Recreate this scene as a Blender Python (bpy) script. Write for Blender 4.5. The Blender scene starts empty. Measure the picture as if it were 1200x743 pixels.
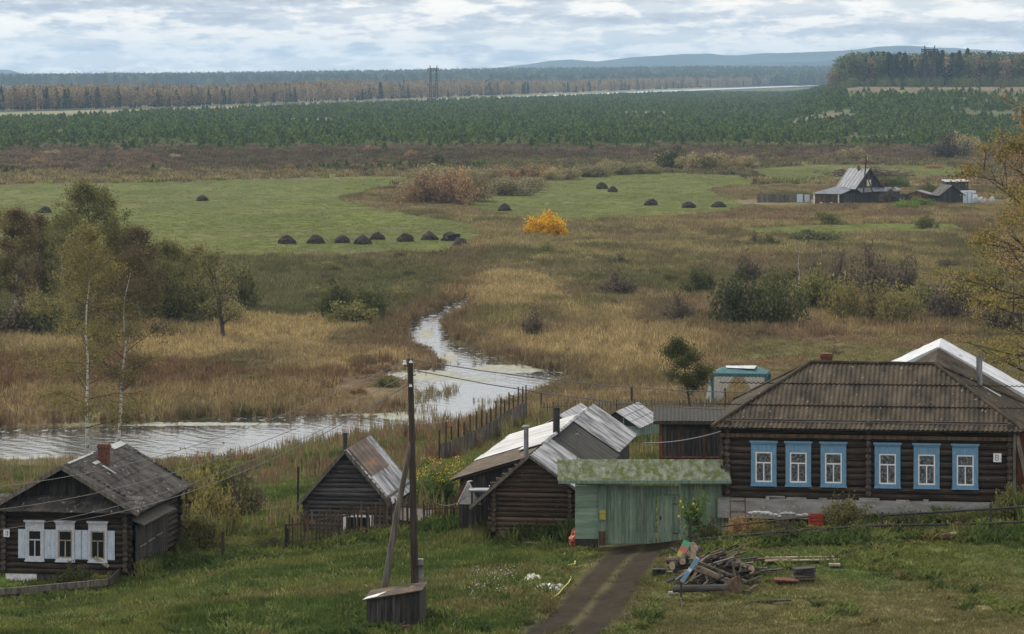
import bpy, bmesh, math, random
import numpy as np
from mathutils import Vector, Matrix
R = math.radians
sc = bpy.context.scene
COL = sc.collection
# ------------------------------------------------------------------ camera, sky, sun, exposure
F, HZ, HC = 4000.0, 82.0, 30.0          # focal length in photo pixels, horizon row, eye height over the valley floor
cam = bpy.data.cameras.new('camera'); cam_o = bpy.data.objects.new('camera', cam); COL.objects.link(cam_o)
cam.sensor_width = 36.0; cam.lens = 36.0*F/1200.0
cam.shift_y = -(371.5-HZ)/1200.0
cam.clip_start = 0.5; cam.clip_end = 40000
cam_o.location = (0, 0, HC); cam_o.rotation_euler = (R(90), 0, 0)
sc.camera = cam_o
SUN_EL, SUN_AZ = 42.0, -38.0            # degrees; azimuth from +Y towards +X (behind the valley, to the left)
w = bpy.data.worlds.new('World'); sc.world = w; w.use_nodes = True
nt = w.node_tree; N = nt.nodes; L = nt.links; N.clear()
def nd(t, **k):
    n = N.new(t)
    for a, b in k.items(): setattr(n, a, b)
    return n
out = nd('ShaderNodeOutputWorld')
sky = nd('ShaderNodeTexSky', sky_type='NISHITA', sun_disc=False, sun_elevation=R(SUN_EL), sun_rotation=R(SUN_AZ))
bg1 = nd('ShaderNodeBackground'); bg1.inputs['Strength'].default_value = 0.095
L.new(sky.outputs[0], bg1.inputs[0])
tc = nd('ShaderNodeTexCoord'); sep = nd('ShaderNodeSeparateXYZ'); L.new(tc.outputs['Generated'], sep.inputs[0])
def mth(op, a, b=None, c=None, clamp=False):
    n = nd('ShaderNodeMath', operation=op); n.use_clamp = clamp
    for i, v in enumerate((a, b, c)):
        if v is None: continue
        if isinstance(v, (int, float)): n.inputs[i].default_value = v
        else: L.new(v, n.inputs[i])
    return n.outputs[0]
az = mth('ARCTAN2', sep.outputs[0], sep.outputs[1])
el = mth('ARCSINE', sep.outputs[2])
def cl_noise(sx, sy, off, det, rough, dist=0.0):
    cx = mth('MULTIPLY', az, sx); cy = mth('MULTIPLY_ADD', el, sy, off)
    cmb = nd('ShaderNodeCombineXYZ'); L.new(cx, cmb.inputs[0]); L.new(cy, cmb.inputs[1]); cmb.inputs[2].default_value = off*1.7
    n = nd('ShaderNodeTexNoise'); n.inputs['Scale'].default_value = 1.0; n.inputs['Detail'].default_value = det
    n.inputs['Roughness'].default_value = rough; n.inputs['Distortion'].default_value = dist
    L.new(cmb.outputs[0], n.inputs['Vector']); return n.outputs[0]
def ramp(src, stops):
    r = nd('ShaderNodeValToRGB'); e = r.color_ramp.elements
    while len(e) > 1: e.remove(e[0])
    e[0].position = stops[0][0]; e[0].color = (*stops[0][1], 1)
    for p, c in stops[1:]:
        x = e.new(p); x.color = (*c, 1)
    L.new(src, r.inputs[0]); return r.outputs[0]
def sub(a_, b_): return mth('SUBTRACT', a_, b_)
A1 = dict(sx=46, sy=190, det=9, rough=.60, dist=.12)
n1 = cl_noise(off=3.1, **A1)                     # cumulus heaps
n1b = cl_noise(off=3.1+.26, **A1)                # the same heaps a little higher up: what stands over a spot shades it
n2 = cl_noise(8, 130, 9.0, 5, 0.55)                # long banks
n3 = cl_noise(130, 420, 5.0, 6, 0.6, .4)         # fine billows
dens = mth('MULTIPLY_ADD', n2, 0.50, mth('MULTIPLY', n1, 0.62))
cover_f = mth('MULTIPLY', sub(dens, 0.47), 12.0, clamp=True)
thick = mth('MULTIPLY', sub(dens, 0.53), 5.0, clamp=True)
low = mth('MULTIPLY', el, 22.0, clamp=True)       # banks seen edge-on lower down are paler
lit = mth('MULTIPLY_ADD', sub(n1, n1b), 2.6, mth('MULTIPLY_ADD', n3, .9, mth('MULTIPLY_ADD', n2, -1.5, mth('MULTIPLY_ADD', low, -.42, mth('MULTIPLY_ADD', mth('MULTIPLY', mth('SUBTRACT', el, .03), 9.0, clamp=True), .58, 1.06)))), clamp=True)
ccol = ramp(lit, [(0.0, (.42,.46,.54)), (0.40, (.56,.60,.66)), (0.58, (.75,.76,.77)), (.74, (.93,.89,.84)), (1.0, (1.0,.955,.89))])
bg2 = nd('ShaderNodeBackground'); bg2.inputs['Strength'].default_value = 0.84
L.new(ccol, bg2.inputs[0])
# the clear patches low over the horizon: pale blue air mixed with the physical sky
bg3 = nd('ShaderNodeBackground'); bg3.inputs['Color'].default_value = (.60,.68,.78,1); bg3.inputs['Strength'].default_value = 0.85
m1 = nd('ShaderNodeMixShader'); m1.inputs[0].default_value = 0.75; L.new(bg1.outputs[0], m1.inputs[1]); L.new(bg3.outputs[0], m1.inputs[2])
m2 = nd('ShaderNodeMixShader'); L.new(cover_f, m2.inputs[0]); L.new(m1.outputs[0], m2.inputs[1]); L.new(bg2.outputs[0], m2.inputs[2])
L.new(m2.outputs[0], out.inputs['Surface'])
sun = bpy.data.lights.new('sun', 'SUN'); sun.energy = 2.3; sun.angle = R(11); sun.color = (1, .92, .80)
so = bpy.data.objects.new('sun', sun); COL.objects.link(so)
sd = Vector((math.sin(R(SUN_AZ))*math.cos(R(SUN_EL)), math.cos(R(SUN_AZ))*math.cos(R(SUN_EL)), math.sin(R(SUN_EL))))
so.rotation_euler = sd.to_track_quat('Z', 'Y').to_euler()
sc.view_settings.view_transform = 'Standard'; sc.view_settings.look = 'None'
sc.view_settings.exposure = 0.48; sc.view_settings.gamma = 1.0; sc.view_settings.use_curve_mapping = False
sc.cycles.max_bounces = 5; sc.cycles.diffuse_bounces = 3; sc.cycles.glossy_bounces = 2; sc.cycles.transparent_max_bounces = 6
sc.cycles.volume_bounces = 1

# ------------------------------------------------------------------ materials
MATS = {}
class MT:
    """a small node-tree writer"""
    def __init__(s, name, rough=0.85, spec=0.25, metal=0.0):
        s.m = bpy.data.materials.new(name); s.m.use_nodes = True
        s.t = s.m.node_tree; s.N = s.t.nodes; s.L = s.t.links
        s.b = s.N['Principled BSDF']
        s.b.inputs['Roughness'].default_value = rough; s.b.inputs['Specular IOR Level'].default_value = spec
        s.b.inputs['Metallic'].default_value = metal
        MATS[name] = s.m
    def n(s, t, **k):
        x = s.N.new(t)
        for a, b in k.items(): setattr(x, a, b)
        return x
    def coord(s, kind='Object', scale=(1,1,1)):
        t = s.n('ShaderNodeTexCoord'); m = s.n('ShaderNodeMapping'); m.inputs['Scale'].default_value = scale
        s.L.new(t.outputs[kind], m.inputs[0]); return m.outputs[0]
    def noise(s, co, scale=1.0, det=4, rough=0.6):
        x = s.n('ShaderNodeTexNoise'); x.inputs['Scale'].default_value = scale; x.inputs['Detail'].default_value = det
        x.inputs['Roughness'].default_value = rough; s.L.new(co, x.inputs['Vector']); return x.outputs[0]
    def ramp(s, src, stops):
        r = s.n('ShaderNodeValToRGB'); e = r.color_ramp.elements
        while len(e) > 1: e.remove(e[0])
        e[0].position = stops[0][0]; e[0].color = (*stops[0][1], 1)
        for p, c in stops[1:]:
            x = e.new(p); x.color = (*c, 1)
        s.L.new(src, r.inputs[0]); return r.outputs[0]
    def mix(s, f, a, b, mode='MIX'):
        x = s.n('ShaderNodeMix', data_type='RGBA', blend_type=mode)
        for i, v in ((0, f), (6, a), (7, b)):
            if isinstance(v, (int, float)): x.inputs[i].default_value = v
            elif isinstance(v, tuple): x.inputs[i].default_value = (*v, 1) if len(v) == 3 else v
            else: s.L.new(v, x.inputs[i])
        return x.outputs[2]
    def math(s, op, a, b=0.0, clamp=False):
        x = s.n('ShaderNodeMath', operation=op); x.use_clamp = clamp
        for i, v in enumerate((a, b)):
            if isinstance(v, (int, float)): x.inputs[i].default_value = v
            else: s.L.new(v, x.inputs[i])
        return x.outputs[0]
    def base(s, c):
        if isinstance(c, tuple): s.b.inputs['Base Color'].default_value = (*c, 1)
        else: s.L.new(c, s.b.inputs['Base Color'])
    def bump(s, src, st=0.4, dist=0.02):
        x = s.n('ShaderNodeBump'); x.inputs['Strength'].default_value = st; x.inputs['Distance'].default_value = dist
        s.L.new(src, x.inputs['Height']); s.L.new(x.outputs[0], s.b.inputs['Normal'])
def simple(name, c1, c2, scale=(4,4,4), rough=0.85, spec=0.2, metal=0, bump=0.3, spots=None, det=5, lo=.35, hi=.65, isl=0.0):
    m = MT(name, rough, spec, metal); n = m.noise(m.coord('Object', scale), 1.0, det, .65)
    c = m.ramp(n, [(lo, c1), (hi, c2)])
    if isl:
        g = m.n('ShaderNodeNewGeometry')
        c = m.mix(1.0, c, m.ramp(g.outputs['Random Per Island'], [(0, (1-isl,)*3), (1, (1+isl*.6,)*3)]), 'MULTIPLY')
    if spots:
        sc_, thr, col = spots
        n2 = m.noise(m.coord('Object', sc_ if isinstance(sc_, tuple) else (sc_,)*3), 1.0, 3, .6)
        c = m.mix(m.math('MULTIPLY', m.math('SUBTRACT', n2, thr), 14.0, True), c, col)
    m.base(c)
    if bump: m.bump(n, bump)
    return m.m
simple('log_wood', (.018,.013,.010), (.085,.066,.052), (.7,7,9), .8, spots=((3,3,14), .66, (.15,.13,.115)), isl=.35)
simple('log_wood_brown', (.03,.02,.015), (.125,.085,.062), (.7,7,9), .8, spots=((2,2,16), .64, (.19,.15,.13)), isl=.35)
simple('log_wood_grey', (.035,.033,.034), (.13,.12,.12), (.7,7,9), .8, spots=((2,2,14), .64, (.2,.19,.19)), isl=.35)
simple('log_cap', (.025,.021,.018), (.13,.105,.085), (9,9,9), .9)
simple('farm_tin', (.11,.12,.14), (.24,.26,.29), (.5,2,.5), .6, .3, .2)
simple('plank_dark', (.02,.018,.017), (.085,.078,.074), (9,9,1), .8, isl=.4)
simple('plank_grey', (.07,.06,.05), (.2,.18,.155), (9,9,1.2), .85, isl=.35)
simple('plank_pale', (.22,.18,.13), (.42,.36,.27), (9,9,1.2), .85, isl=.3)
simple('plank_brown', (.05,.032,.022), (.15,.10,.07), (9,9,1.2), .85, isl=.4)
simple('plank_red', (.07,.025,.015), (.19,.075,.045), (6,6,1.2), .85, isl=.4)
simple('slate_brown', (.020,.017,.012), (.082,.064,.043), (1.6,.6,.6), .9, spots=(6.0, .655, (.36,.34,.29)), isl=0, det=8)
simple('slate_dark', (.032,.030,.028), (.13,.12,.11), (1.4,1.4,1.4), .9, spots=(5.0, .62, (.33,.32,.29)), det=8)
simple('felt_dark', (.026,.026,.024), (.062,.06,.053), (1.2,5,1.2), .95, spots=(3.0, .70, (.13,.13,.11)))
simple('metal_sheet', (.085,.085,.09), (.52,.52,.54), (.5,2.6,.5), .42, .5, .45, bump=.1, spots=((.8,3.5,.8), .64, (.15,.11,.09)), lo=.40, hi=.60)
simple('metal_sheet_rust', (.10,.072,.055), (.19,.145,.11), (3,.5,3), .7, .3, .1, spots=((3,.5,3), .60, (.30,.13,.04)))
simple('rust_roof', (.05,.038,.028), (.125,.095,.07), (1.5,1.5,1.5), .9, spots=(2.5, .62, (.26,.15,.07)))
simple('white_sheet', (.22,.225,.23), (.50,.51,.52), (.5,1.8,.5), .55, .4, .1, bump=.1, spots=((4,.6,4), .66, (.2,.2,.19)))
simple('white_tarp', (.36,.38,.41), (.60,.62,.65), (1.2,1.2,1.2), .6, bump=.6, spots=((2,.8,2), .62, (.28,.29,.30)))
simple('brick', (.075,.033,.024), (.20,.085,.055), (8,8,14), .9, spots=(9, .60, (.10,.07,.06)))
simple('brick_white', (.42,.36,.32), (.62,.58,.54), (8,8,14), .9, spots=(5, .60, (.35,.12,.08)))
simple('paint_blue', (.12,.24,.37), (.175,.33,.48), (14,14,3), .6, spots=(9.0, .68, (.34,.42,.48)))
simple('paint_pale_blue', (.42,.50,.60), (.60,.68,.76), (14,14,4), .65, spots=(12.0, .66, (.28,.31,.33)))
simple('paint_lilac', (.44,.47,.54), (.62,.64,.69), (9,9,9), .65, spots=(14.0, .64, (.3,.3,.3)))
simple('paint_white', (.66,.68,.72), (.82,.83,.85), (9,9,9), .6)
simple('paint_green', (.105,.165,.125), (.21,.285,.225), (10,10,1.1), .75, spots=((9,9,.7), .58, (.27,.27,.23)), isl=.25)
simple('paint_green_horizontal', (.14,.215,.165), (.245,.335,.265), (1.1,10,10), .75, spots=((.8,9,9), .58, (.30,.31,.28)), isl=.2)
simple('mossy_slate', (.070,.085,.045), (.21,.235,.175), (5,3,3), .95, spots=((3,2.4,2.4), .53, (.085,.105,.03)), det=9)
simple('concrete', (.19,.185,.17), (.33,.325,.31), (1.3,2,4), .9, spots=(7, .62, (.46,.46,.44)))
simple('whitewash', (.5,.5,.5), (.8,.8,.8), (4,4,4), .9)
simple('dark_metal', (.02,.02,.022), (.055,.05,.05), (5,5,5), .6, .3)
simple('grey_metal', (.10,.10,.11), (.28,.28,.30), (5,5,2), .5, .4, .4)
simple('pole_wood', (.022,.017,.015), (.075,.058,.05), (8,8,.6), .8)
simple('brace_wood', (.06,.052,.045), (.16,.14,.125), (8,8,.6), .8)
simple('insulator', (.7,.7,.7), (.8,.8,.8), rough=.25, bump=0)
simple('wire', (.10,.10,.11), (.14,.14,.15), rough=.5, bump=0)
simple('hay', (.020,.016,.013), (.065,.050,.039), (2.2,2.2,5), .95, bump=.9)
simple('bark', (.035,.028,.022), (.12,.10,.08), (5,5,1.2), .95, bump=.5)
simple('bark_pale', (.11,.10,.085), (.30,.28,.25), (4,4,1.2), .9)
simple('birch_bark', (.10,.09,.08), (.62,.60,.56), (2,2,7), .85, lo=.40, hi=.50)
simple('ceramic_red', (.28,.035,.02), (.45,.11,.06), (9,9,9), .7, spots=(7, .54, (.55,.45,.38)), bump=.6)
simple('red_slats', (.22,.035,.02), (.36,.07,.04), (6,6,6), .8)
simple('hide_black', (.008,.008,.012), (.02,.02,.028), rough=.6)
simple('hide_white', (.5,.48,.45), (.65,.63,.6))
simple('teal_cloth', (.035,.10,.11), (.06,.15,.16), (3,3,3), .7)
simple('net_cloth', (.42,.40,.36), (.56,.54,.50), (9,9,3), .8)
simple('pink_steel', (.40,.37,.38), (.62,.58,.58), (4,4,4), .5)
simple('yellow_paint', (.30,.27,.06), (.42,.38,.10), (6,6,6), .6)
simple('rag', (.46,.43,.38), (.66,.63,.57), (6,6,6), .9, bump=.8)
simple('film', (.38,.39,.41), (.58,.59,.62), (4,4,4), .35, .5, bump=.5)
simple('yellow_hose', (.55,.52,.10), (.70,.68,.2), (4,4,4), .5)
simple('petal_yellow', (.62,.40,.02), (.8,.6,.05), (9,9,9), .7, bump=0)
simple('petal_white', (.6,.6,.58), (.8,.8,.78), (9,9,9), .7, bump=0)
simple('flag_green', (.08,.35,.20), (.12,.45,.28), bump=0)
simple('flag_red', (.5,.16,.12), (.6,.22,.18), bump=0)
simple('flag_yellow', (.5,.42,.10), (.6,.52,.16), bump=0)
simple('stone', (.25,.25,.24), (.5,.5,.49), (6,6,6), .9)
simple('log_end', (.30,.22,.15), (.50,.42,.33), (9,9,9), .9)
simple('curtain', (.40,.42,.44), (.62,.63,.64), (16,16,3), .9)
simple('digit_black', (.02,.02,.02), (.03,.03,.03), bump=0)
m = MT('glass', .12, .5); m.base((.015,.017,.02))
m = MT('glass_curtain', .25, .5)
v = m.noise(m.coord('Object', (11,11,9)), 1.0, 6, .75)
m.base(m.ramp(v, [(.42, (.03,.035,.04)), (.52, (.10,.11,.12)), (.66, (.27,.28,.29))]))
m = MT('green_glass', .3, .4); v = m.noise(m.coord('Object', (3,3,3)), 1, 3)
m.base(m.ramp(v, [(.4, (.12,.17,.15)), (.6, (.22,.28,.25))]))
def translucent(m, c, f=.35):
    t = m.n('ShaderNodeBsdfTranslucent'); m.L.new(c, t.inputs['Color']); x = m.n('ShaderNodeMixShader'); x.inputs[0].default_value = f
    o = [q for q in m.N if q.type == 'OUTPUT_MATERIAL'][0]; m.L.new(m.b.outputs[0], x.inputs[1]); m.L.new(t.outputs[0], x.inputs[2]); m.L.new(x.outputs[0], o.inputs['Surface'])
def leaf_mat(name, cols, vary=.35):
    cols = [tuple(min(.9, v*LEAF) for v in q) for q in cols]
    m = MT(name, .75, .15)
    g = m.n('ShaderNodeNewGeometry'); oi = m.n('ShaderNodeObjectInfo')
    c = m.ramp(g.outputs['Random Per Island'], [(i/(len(cols)-1), q) for i, q in enumerate(cols)])
    c = m.mix(1.0, c, m.ramp(oi.outputs['Random'], [(0, (1-vary, 1-vary, 1-vary*.9)), (1, (1+vary*.6, 1+vary*.45, 1+vary*.3))]), 'MULTIPLY')
    m.base(c); translucent(m, c); return m.m
LEAF = 1.9
leaf_mat('leaf_olive', [(.040,.044,.018), (.095,.098,.036), (.155,.145,.055)])
leaf_mat('leaf_dark', [(.024,.030,.012), (.055,.062,.024), (.09,.094,.036)])
leaf_mat('leaf_rust', [(.045,.042,.022), (.10,.080,.038), (.15,.108,.048)])
leaf_mat('leaf_birch', [(.052,.052,.022), (.105,.098,.038), (.165,.135,.046)])
leaf_mat('leaf_yellow_sparse', [(.08,.07,.025), (.18,.145,.045), (.31,.24,.07)])
leaf_mat('leaf_gold', [(.20,.10,.006), (.38,.22,.01), (.48,.32,.02)], .0)
leaf_mat('leaf_willow', [(.08,.075,.038), (.165,.145,.072), (.26,.225,.115)])
leaf_mat('leaf_willow_rust', [(.09,.06,.036), (.19,.125,.068), (.28,.19,.095)])
leaf_mat('leaf_green', [(.035,.06,.016), (.075,.12,.03), (.12,.16,.045)])
leaf_mat('twig_purple', [(.034,.028,.020), (.072,.058,.042), (.11,.09,.064)])
leaf_mat('pine', [(.022,.036,.008), (.062,.098,.020), (.115,.155,.034)], .45)
leaf_mat('aspen_far', [(.07,.055,.045), (.14,.11,.07), (.21,.16,.07)], .45)
leaf_mat('conifer_far', [(.012,.024,.016), (.022,.036,.022), (.035,.05,.028)], .3)
leaf_mat('mixed_wood', [(.022,.036,.014), (.055,.075,.025), (.10,.11,.04)], .5)
# instanced ground cover takes its colour from the patch it grows in
m = MT('tuft', .85, .12)
a = m.n('ShaderNodeAttribute', attribute_type='INSTANCER', attribute_name='tint')
g = m.n('ShaderNodeNewGeometry')
c = m.mix(1.0, a.outputs['Color'], m.ramp(g.outputs['Random Per Island'], [(0, (1.0,1.0,.96)), (.6, (1.75,1.7,1.6)), (1, (2.5,2.3,2.0))]), 'MULTIPLY')
m.base(c); translucent(m, c, .4)
# ground: cover colour per vertex (what grows or lies there) broken up by fine noise
m = MT('ground', .95, .1)
a = m.n('ShaderNodeAttribute', attribute_type='GEOMETRY', attribute_name='cover')
nA = m.noise(m.coord('Object', (1.7,.9,1.7)), 1.0, 8, .72)
nB = m.noise(m.coord('Object', (.16,.05,.16)), 1.0, 6, .65)
c = m.mix(1.0, a.outputs['Color'], m.ramp(nA, [(.25, (.50,.50,.50)), (.5, (.95,.95,.95)), (.75, (1.55,1.5,1.4))]), 'MULTIPLY')
c = m.mix(1.0, c, m.ramp(nB, [(.25, (.72,.75,.74)), (.5, (1,1,1)), (.75, (1.3,1.24,1.15))]), 'MULTIPLY')
nC = m.noise(m.coord('Object', (.05,.012,.05)), 1.0, 7, .7)
c = m.mix(1.0, c, m.ramp(nC, [(.3, (.68,.70,.72)), (.5, (1,1,1)), (.7, (1.32,1.28,1.18))]), 'MULTIPLY')
m.base(c); m.bump(nA, .6, .12)
# water: sky mirror with wind ripples, duckweed film where the attribute says so
m = MT('water', .06, .5)
a = m.n('ShaderNodeAttribute', attribute_type='GEOMETRY', attribute_name='weed')
nw = m.noise(m.coord('Object', (1.3,.45,1)), 1.0, 6, .65)
f = m.math('MULTIPLY', m.math('SUBTRACT', m.math('ADD', m.math('MULTIPLY', a.outputs['Fac'], .86), m.math('MULTIPLY', nw, .9)), .82), 5.0, True)
c = m.mix(f, (.030,.034,.034), m.ramp(nw, [(.4, (.10,.11,.06)), (.6, (.19,.19,.13))]))
m.base(c)
m.L.new(m.ramp(f, [(0, (.07,)*3), (1, (.75,)*3)]), m.b.inputs['Roughness'])
wv = m.n('ShaderNodeTexWave', wave_type='BANDS', bands_direction='DIAGONAL')
m.L.new(m.coord('Object', (1.0,.62,1)), wv.inputs['Vector']); wv.inputs['Scale'].default_value = .34
wv.inputs['Distortion'].default_value = 7.0; wv.inputs['Detail'].default_value = 4; wv.inputs['Detail Scale'].default_value = 1.6
m.bump(m.math('ADD', m.math('MULTIPLY', wv.outputs['Fac'], .8), m.math('MULTIPLY', m.noise(m.coord('Object', (1.6,.9,1)), 1.0, 5, .6), 1.4)), .15, .10)
m.b.inputs['IOR'].default_value = 2.2
m = MT('mountain', 1.0, 0.0); v = m.noise(m.coord('Object', (.0012,.0006,.0012)), 1, 6)
m.base(m.ramp(v, [(.4, (.02,.035,.035)), (.6, (.05,.07,.06))]))
# ------------------------------------------------------------------ numpy noise, polygons, terrain
def _h(ix, iy, s):
    n = (ix.astype(np.int64)*374761393 + iy.astype(np.int64)*668265263 + s*974711) & 0x7fffffff
    n = ((n ^ (n >> 13))*1274126177) & 0x7fffffff
    return ((n ^ (n >> 16)) & 0xffff)/65535.0
def vn(x, y, s=0):
    x = np.asarray(x, float); y = np.asarray(y, float)
    ix = np.floor(x); iy = np.floor(y); fx = x-ix; fy = y-iy
    fx = fx*fx*(3-2*fx); fy = fy*fy*(3-2*fy)
    a = _h(ix, iy, s); b = _h(ix+1, iy, s); c = _h(ix, iy+1, s); d = _h(ix+1, iy+1, s)
    return (a*(1-fx)+b*fx)*(1-fy)+(c*(1-fx)+d*fx)*fy
def fbm(x, y, s=0, o=4):
    t = 0; a = .5; n = 0
    for k in range(o):
        t = t+a*vn(x*2**k, y*2**k, s+k*17); n += a; a *= .5
    return t/n
def sst(a, b, x): t = np.clip((x-a)/(b-a), 0, 1); return t*t*(3-2*t)
def inpoly(u, v, P):
    r = np.zeros(np.shape(u), bool); n = len(P)
    for i in range(n):
        x0, y0 = P[i]; x1, y1 = P[(i+1) % n]
        if y0 == y1: continue
        c = ((y0 > v) != (y1 > v)) & (u < (x1-x0)*(v-y0)/(y1-y0)+x0)
        r ^= c
    return r
CP = [(-300,743,118),(0,743,117),(300,743,115),(600,743,113),(900,743,112),(1200,743,111),(1500,743,111),
 (-200,690,136),(0,688,137.5),(100,684,137.8),(165,668,138),(206,638,148),(263,668,142),(335,655,144),(430,634,146),(500,623,146),
 (590,613,146),(620,628,139),(670,632,138),(700,640,134),(760,638,134),(806,638,134),(846,634,133.6),(850,600,136),(1180,595,133),(1400,595,133),
 (1000,597,134),(850,640,128),(1190,630,127),(1030,634,128),(1060,700,118),(480,700,121),(640,695,121),(300,700,124),(100,728,121),(20,709,133),(127,702,133),(-120,711,133),
 (300,603,180),(300,572,215),(200,562,225),(100,600,180),(0,552,250),(250,549,252),(420,518,270),(500,508,278),(566,496,288),(620,478,300),
 (520,545,206),(560,528,216),(640,492,236),(750,492,236),(850,490,236),(1000,487,236),(865,480,250),(700,450,300),(668,442,330),
 (900,440,300),(900,416,355),(1150,430,310),(740,572,165),(500,592,175),(600,575,170),(1250,520,200),(900,530,190),(1400,440,300),
 (-300,560,250),(740,520,195),(660,530,195),(430,600,165)]
cx = np.array([(p[0]-600)/F*p[2] for p in CP]); cy = np.array([float(p[2]) for p in CP]); cz = np.array([HC-(p[1]-HZ)/F*p[2] for p in CP])
def _k(d): return np.sqrt(d*d+36.0)
_K = _k(np.hypot(cx[:, None]-cx[None], cy[:, None]-cy[None]))
_A = np.block([[_K+np.eye(len(cx))*.4*-1, np.stack([np.ones_like(cx), cx/100, cy/100], 1)], [np.stack([np.ones_like(cx), cx/100, cy/100], 0), np.zeros((3, 3))]])
_W = np.linalg.solve(_A, np.concatenate([cz, [0, 0, 0]]))
def village(x, y):
    z = _W[-3]+_W[-2]*x/100+_W[-1]*y/100
    for i in range(len(cx)): z = z+_W[i]*_k(np.hypot(x-cx[i], y-cy[i]))
    return z
# river outline on the valley floor, as (photo column, row) of flat ground
RIV = [(546,346),(551,347),(552,356),(538,366),(526,374),(521,384),(530,398),(552,410),(585,421),(625,430),(660,436),(669,441),(652,451),(628,459),
 (604,470),(578,484),(556,492),(530,496),(500,500),(460,506),(425,512),(380,522),(300,534),(240,540),(150,541),(60,541),(-200,544),(-200,503),(0,501),(120,499),
 (220,493),(300,487),(380,486),(440,484),(474,482),(482,470),(486,456),(478,447),(440,441),(415,437),(445,432),(490,434),(518,431),(512,419),(494,408),(478,400),(473,390),(484,378),(505,368),(524,358),(540,350)]
def uv(x, y): return 600+F*x/y, HZ+F*HC/y
def river(x, y, warp=True):
    u, v = uv(x, y)
    if warp:
        u = u+(fbm(x*.35, y*.18, 5)-.5)*16; v = v+(fbm(x*.3, y*.2, 9)-.5)*5
    return inpoly(u, v, RIV)
def terr(x, y):
    x = np.asarray(x, float); y = np.asarray(y, float)
    yc = np.clip(y, 105, 400); xc = x*np.minimum(1, 400/np.maximum(y, 1))
    zv = village(xc, yc)
    zv = np.where(y < 112, zv*0+np.interp(y, [0, 5, 30, 60, 105, 112], [28.3, 27.4, 23.4, 18.4, 11.8, 11.2])+(village(xc, np.full_like(y, 112.0))-11.2)*np.clip(y/112, 0, 1)**3, zv)
    flat = 0.35+.5*(fbm(x*.03, y*.015, 2)-.5)+.25*(fbm(x*.25, y*.12, 3)-.5)
    k = sst(255, 330, y)
    u = 600+F*x/np.maximum(y, 1)
    z = zv*(1-k)+flat*k
    z = np.where(y > 250, np.maximum(z, .12), z)
    # wooded rise on the right, the low far ridge
    z = z+17.5*sst(905, 1010, u)*sst(1500, 2450, y)*(1-sst(3600, 4600, y))
    zr = np.interp(u, [-400, 0, 300, 600, 800, 1600], [-3, -3, 4, 14, 19, 20])
    z = z+zr*sst(6500, 9000, y)*(1-.7*sst(9500, 12500, y))
    z = z+.10*(fbm(x*.5, y*.5, 8)-.5)*(1-k)
    return z
def H(x, y): return float(terr(np.array([x]), np.array([y]))[0])
def P(px, D, dz=0.0): x = (px-600)/F*D; return Vector((x, D, H(x, D)+dz))
def G(px, py):                        # valley-floor point seen at a photo pixel
    D = (HC-.3)*F/(py-HZ); return P(px, D)
def at(px, py, D): return Vector(((px-600)/F*D, D, HC-(py-HZ)/F*D))
MEAD_L = [(-400,222),(0,218),(200,215),(470,208),(490,212),(430,226),(395,234),(450,248),(500,257),(553,266),(568,280),(545,295),(520,301),(300,306),(150,303),(-400,303)]
MEAD_R = [(535,244),(590,227),(640,213),(700,207),(780,204),(864,207),(895,217),(830,225),(880,243),(827,254),(668,263),(600,257)]
MEAD_F = [(873,200),(950,195),(1110,196),(1150,208),(1000,214),(900,212)]
MEAD_G = [(845,272),(1000,265),(1120,266),(1140,274),(1000,279),(900,280)]
GOLD_L = [(-300,380),(120,382),(260,378),(420,388),(475,402),(505,420),(470,430),(300,428),(120,436),(-300,440)]
GOLD_R = [(575,318),(650,335),(700,362),(800,372),(850,392),(870,430),(860,470),(640,475),(690,440),(610,418),(540,392),(530,375),(560,352)]
GOLD_F = [(560,262),(700,262),(1150,262),(1150,300),(900,312),(640,318),(590,300)]
def top_plant(u): return np.interp(u, [0, 200, 500, 700, 980, 1200], [139, 130, 118.5, 111.5, 100, 97])
def lerp(a, b, t): return a*(1-t[..., None])+np.array(b)*t[..., None]
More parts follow.
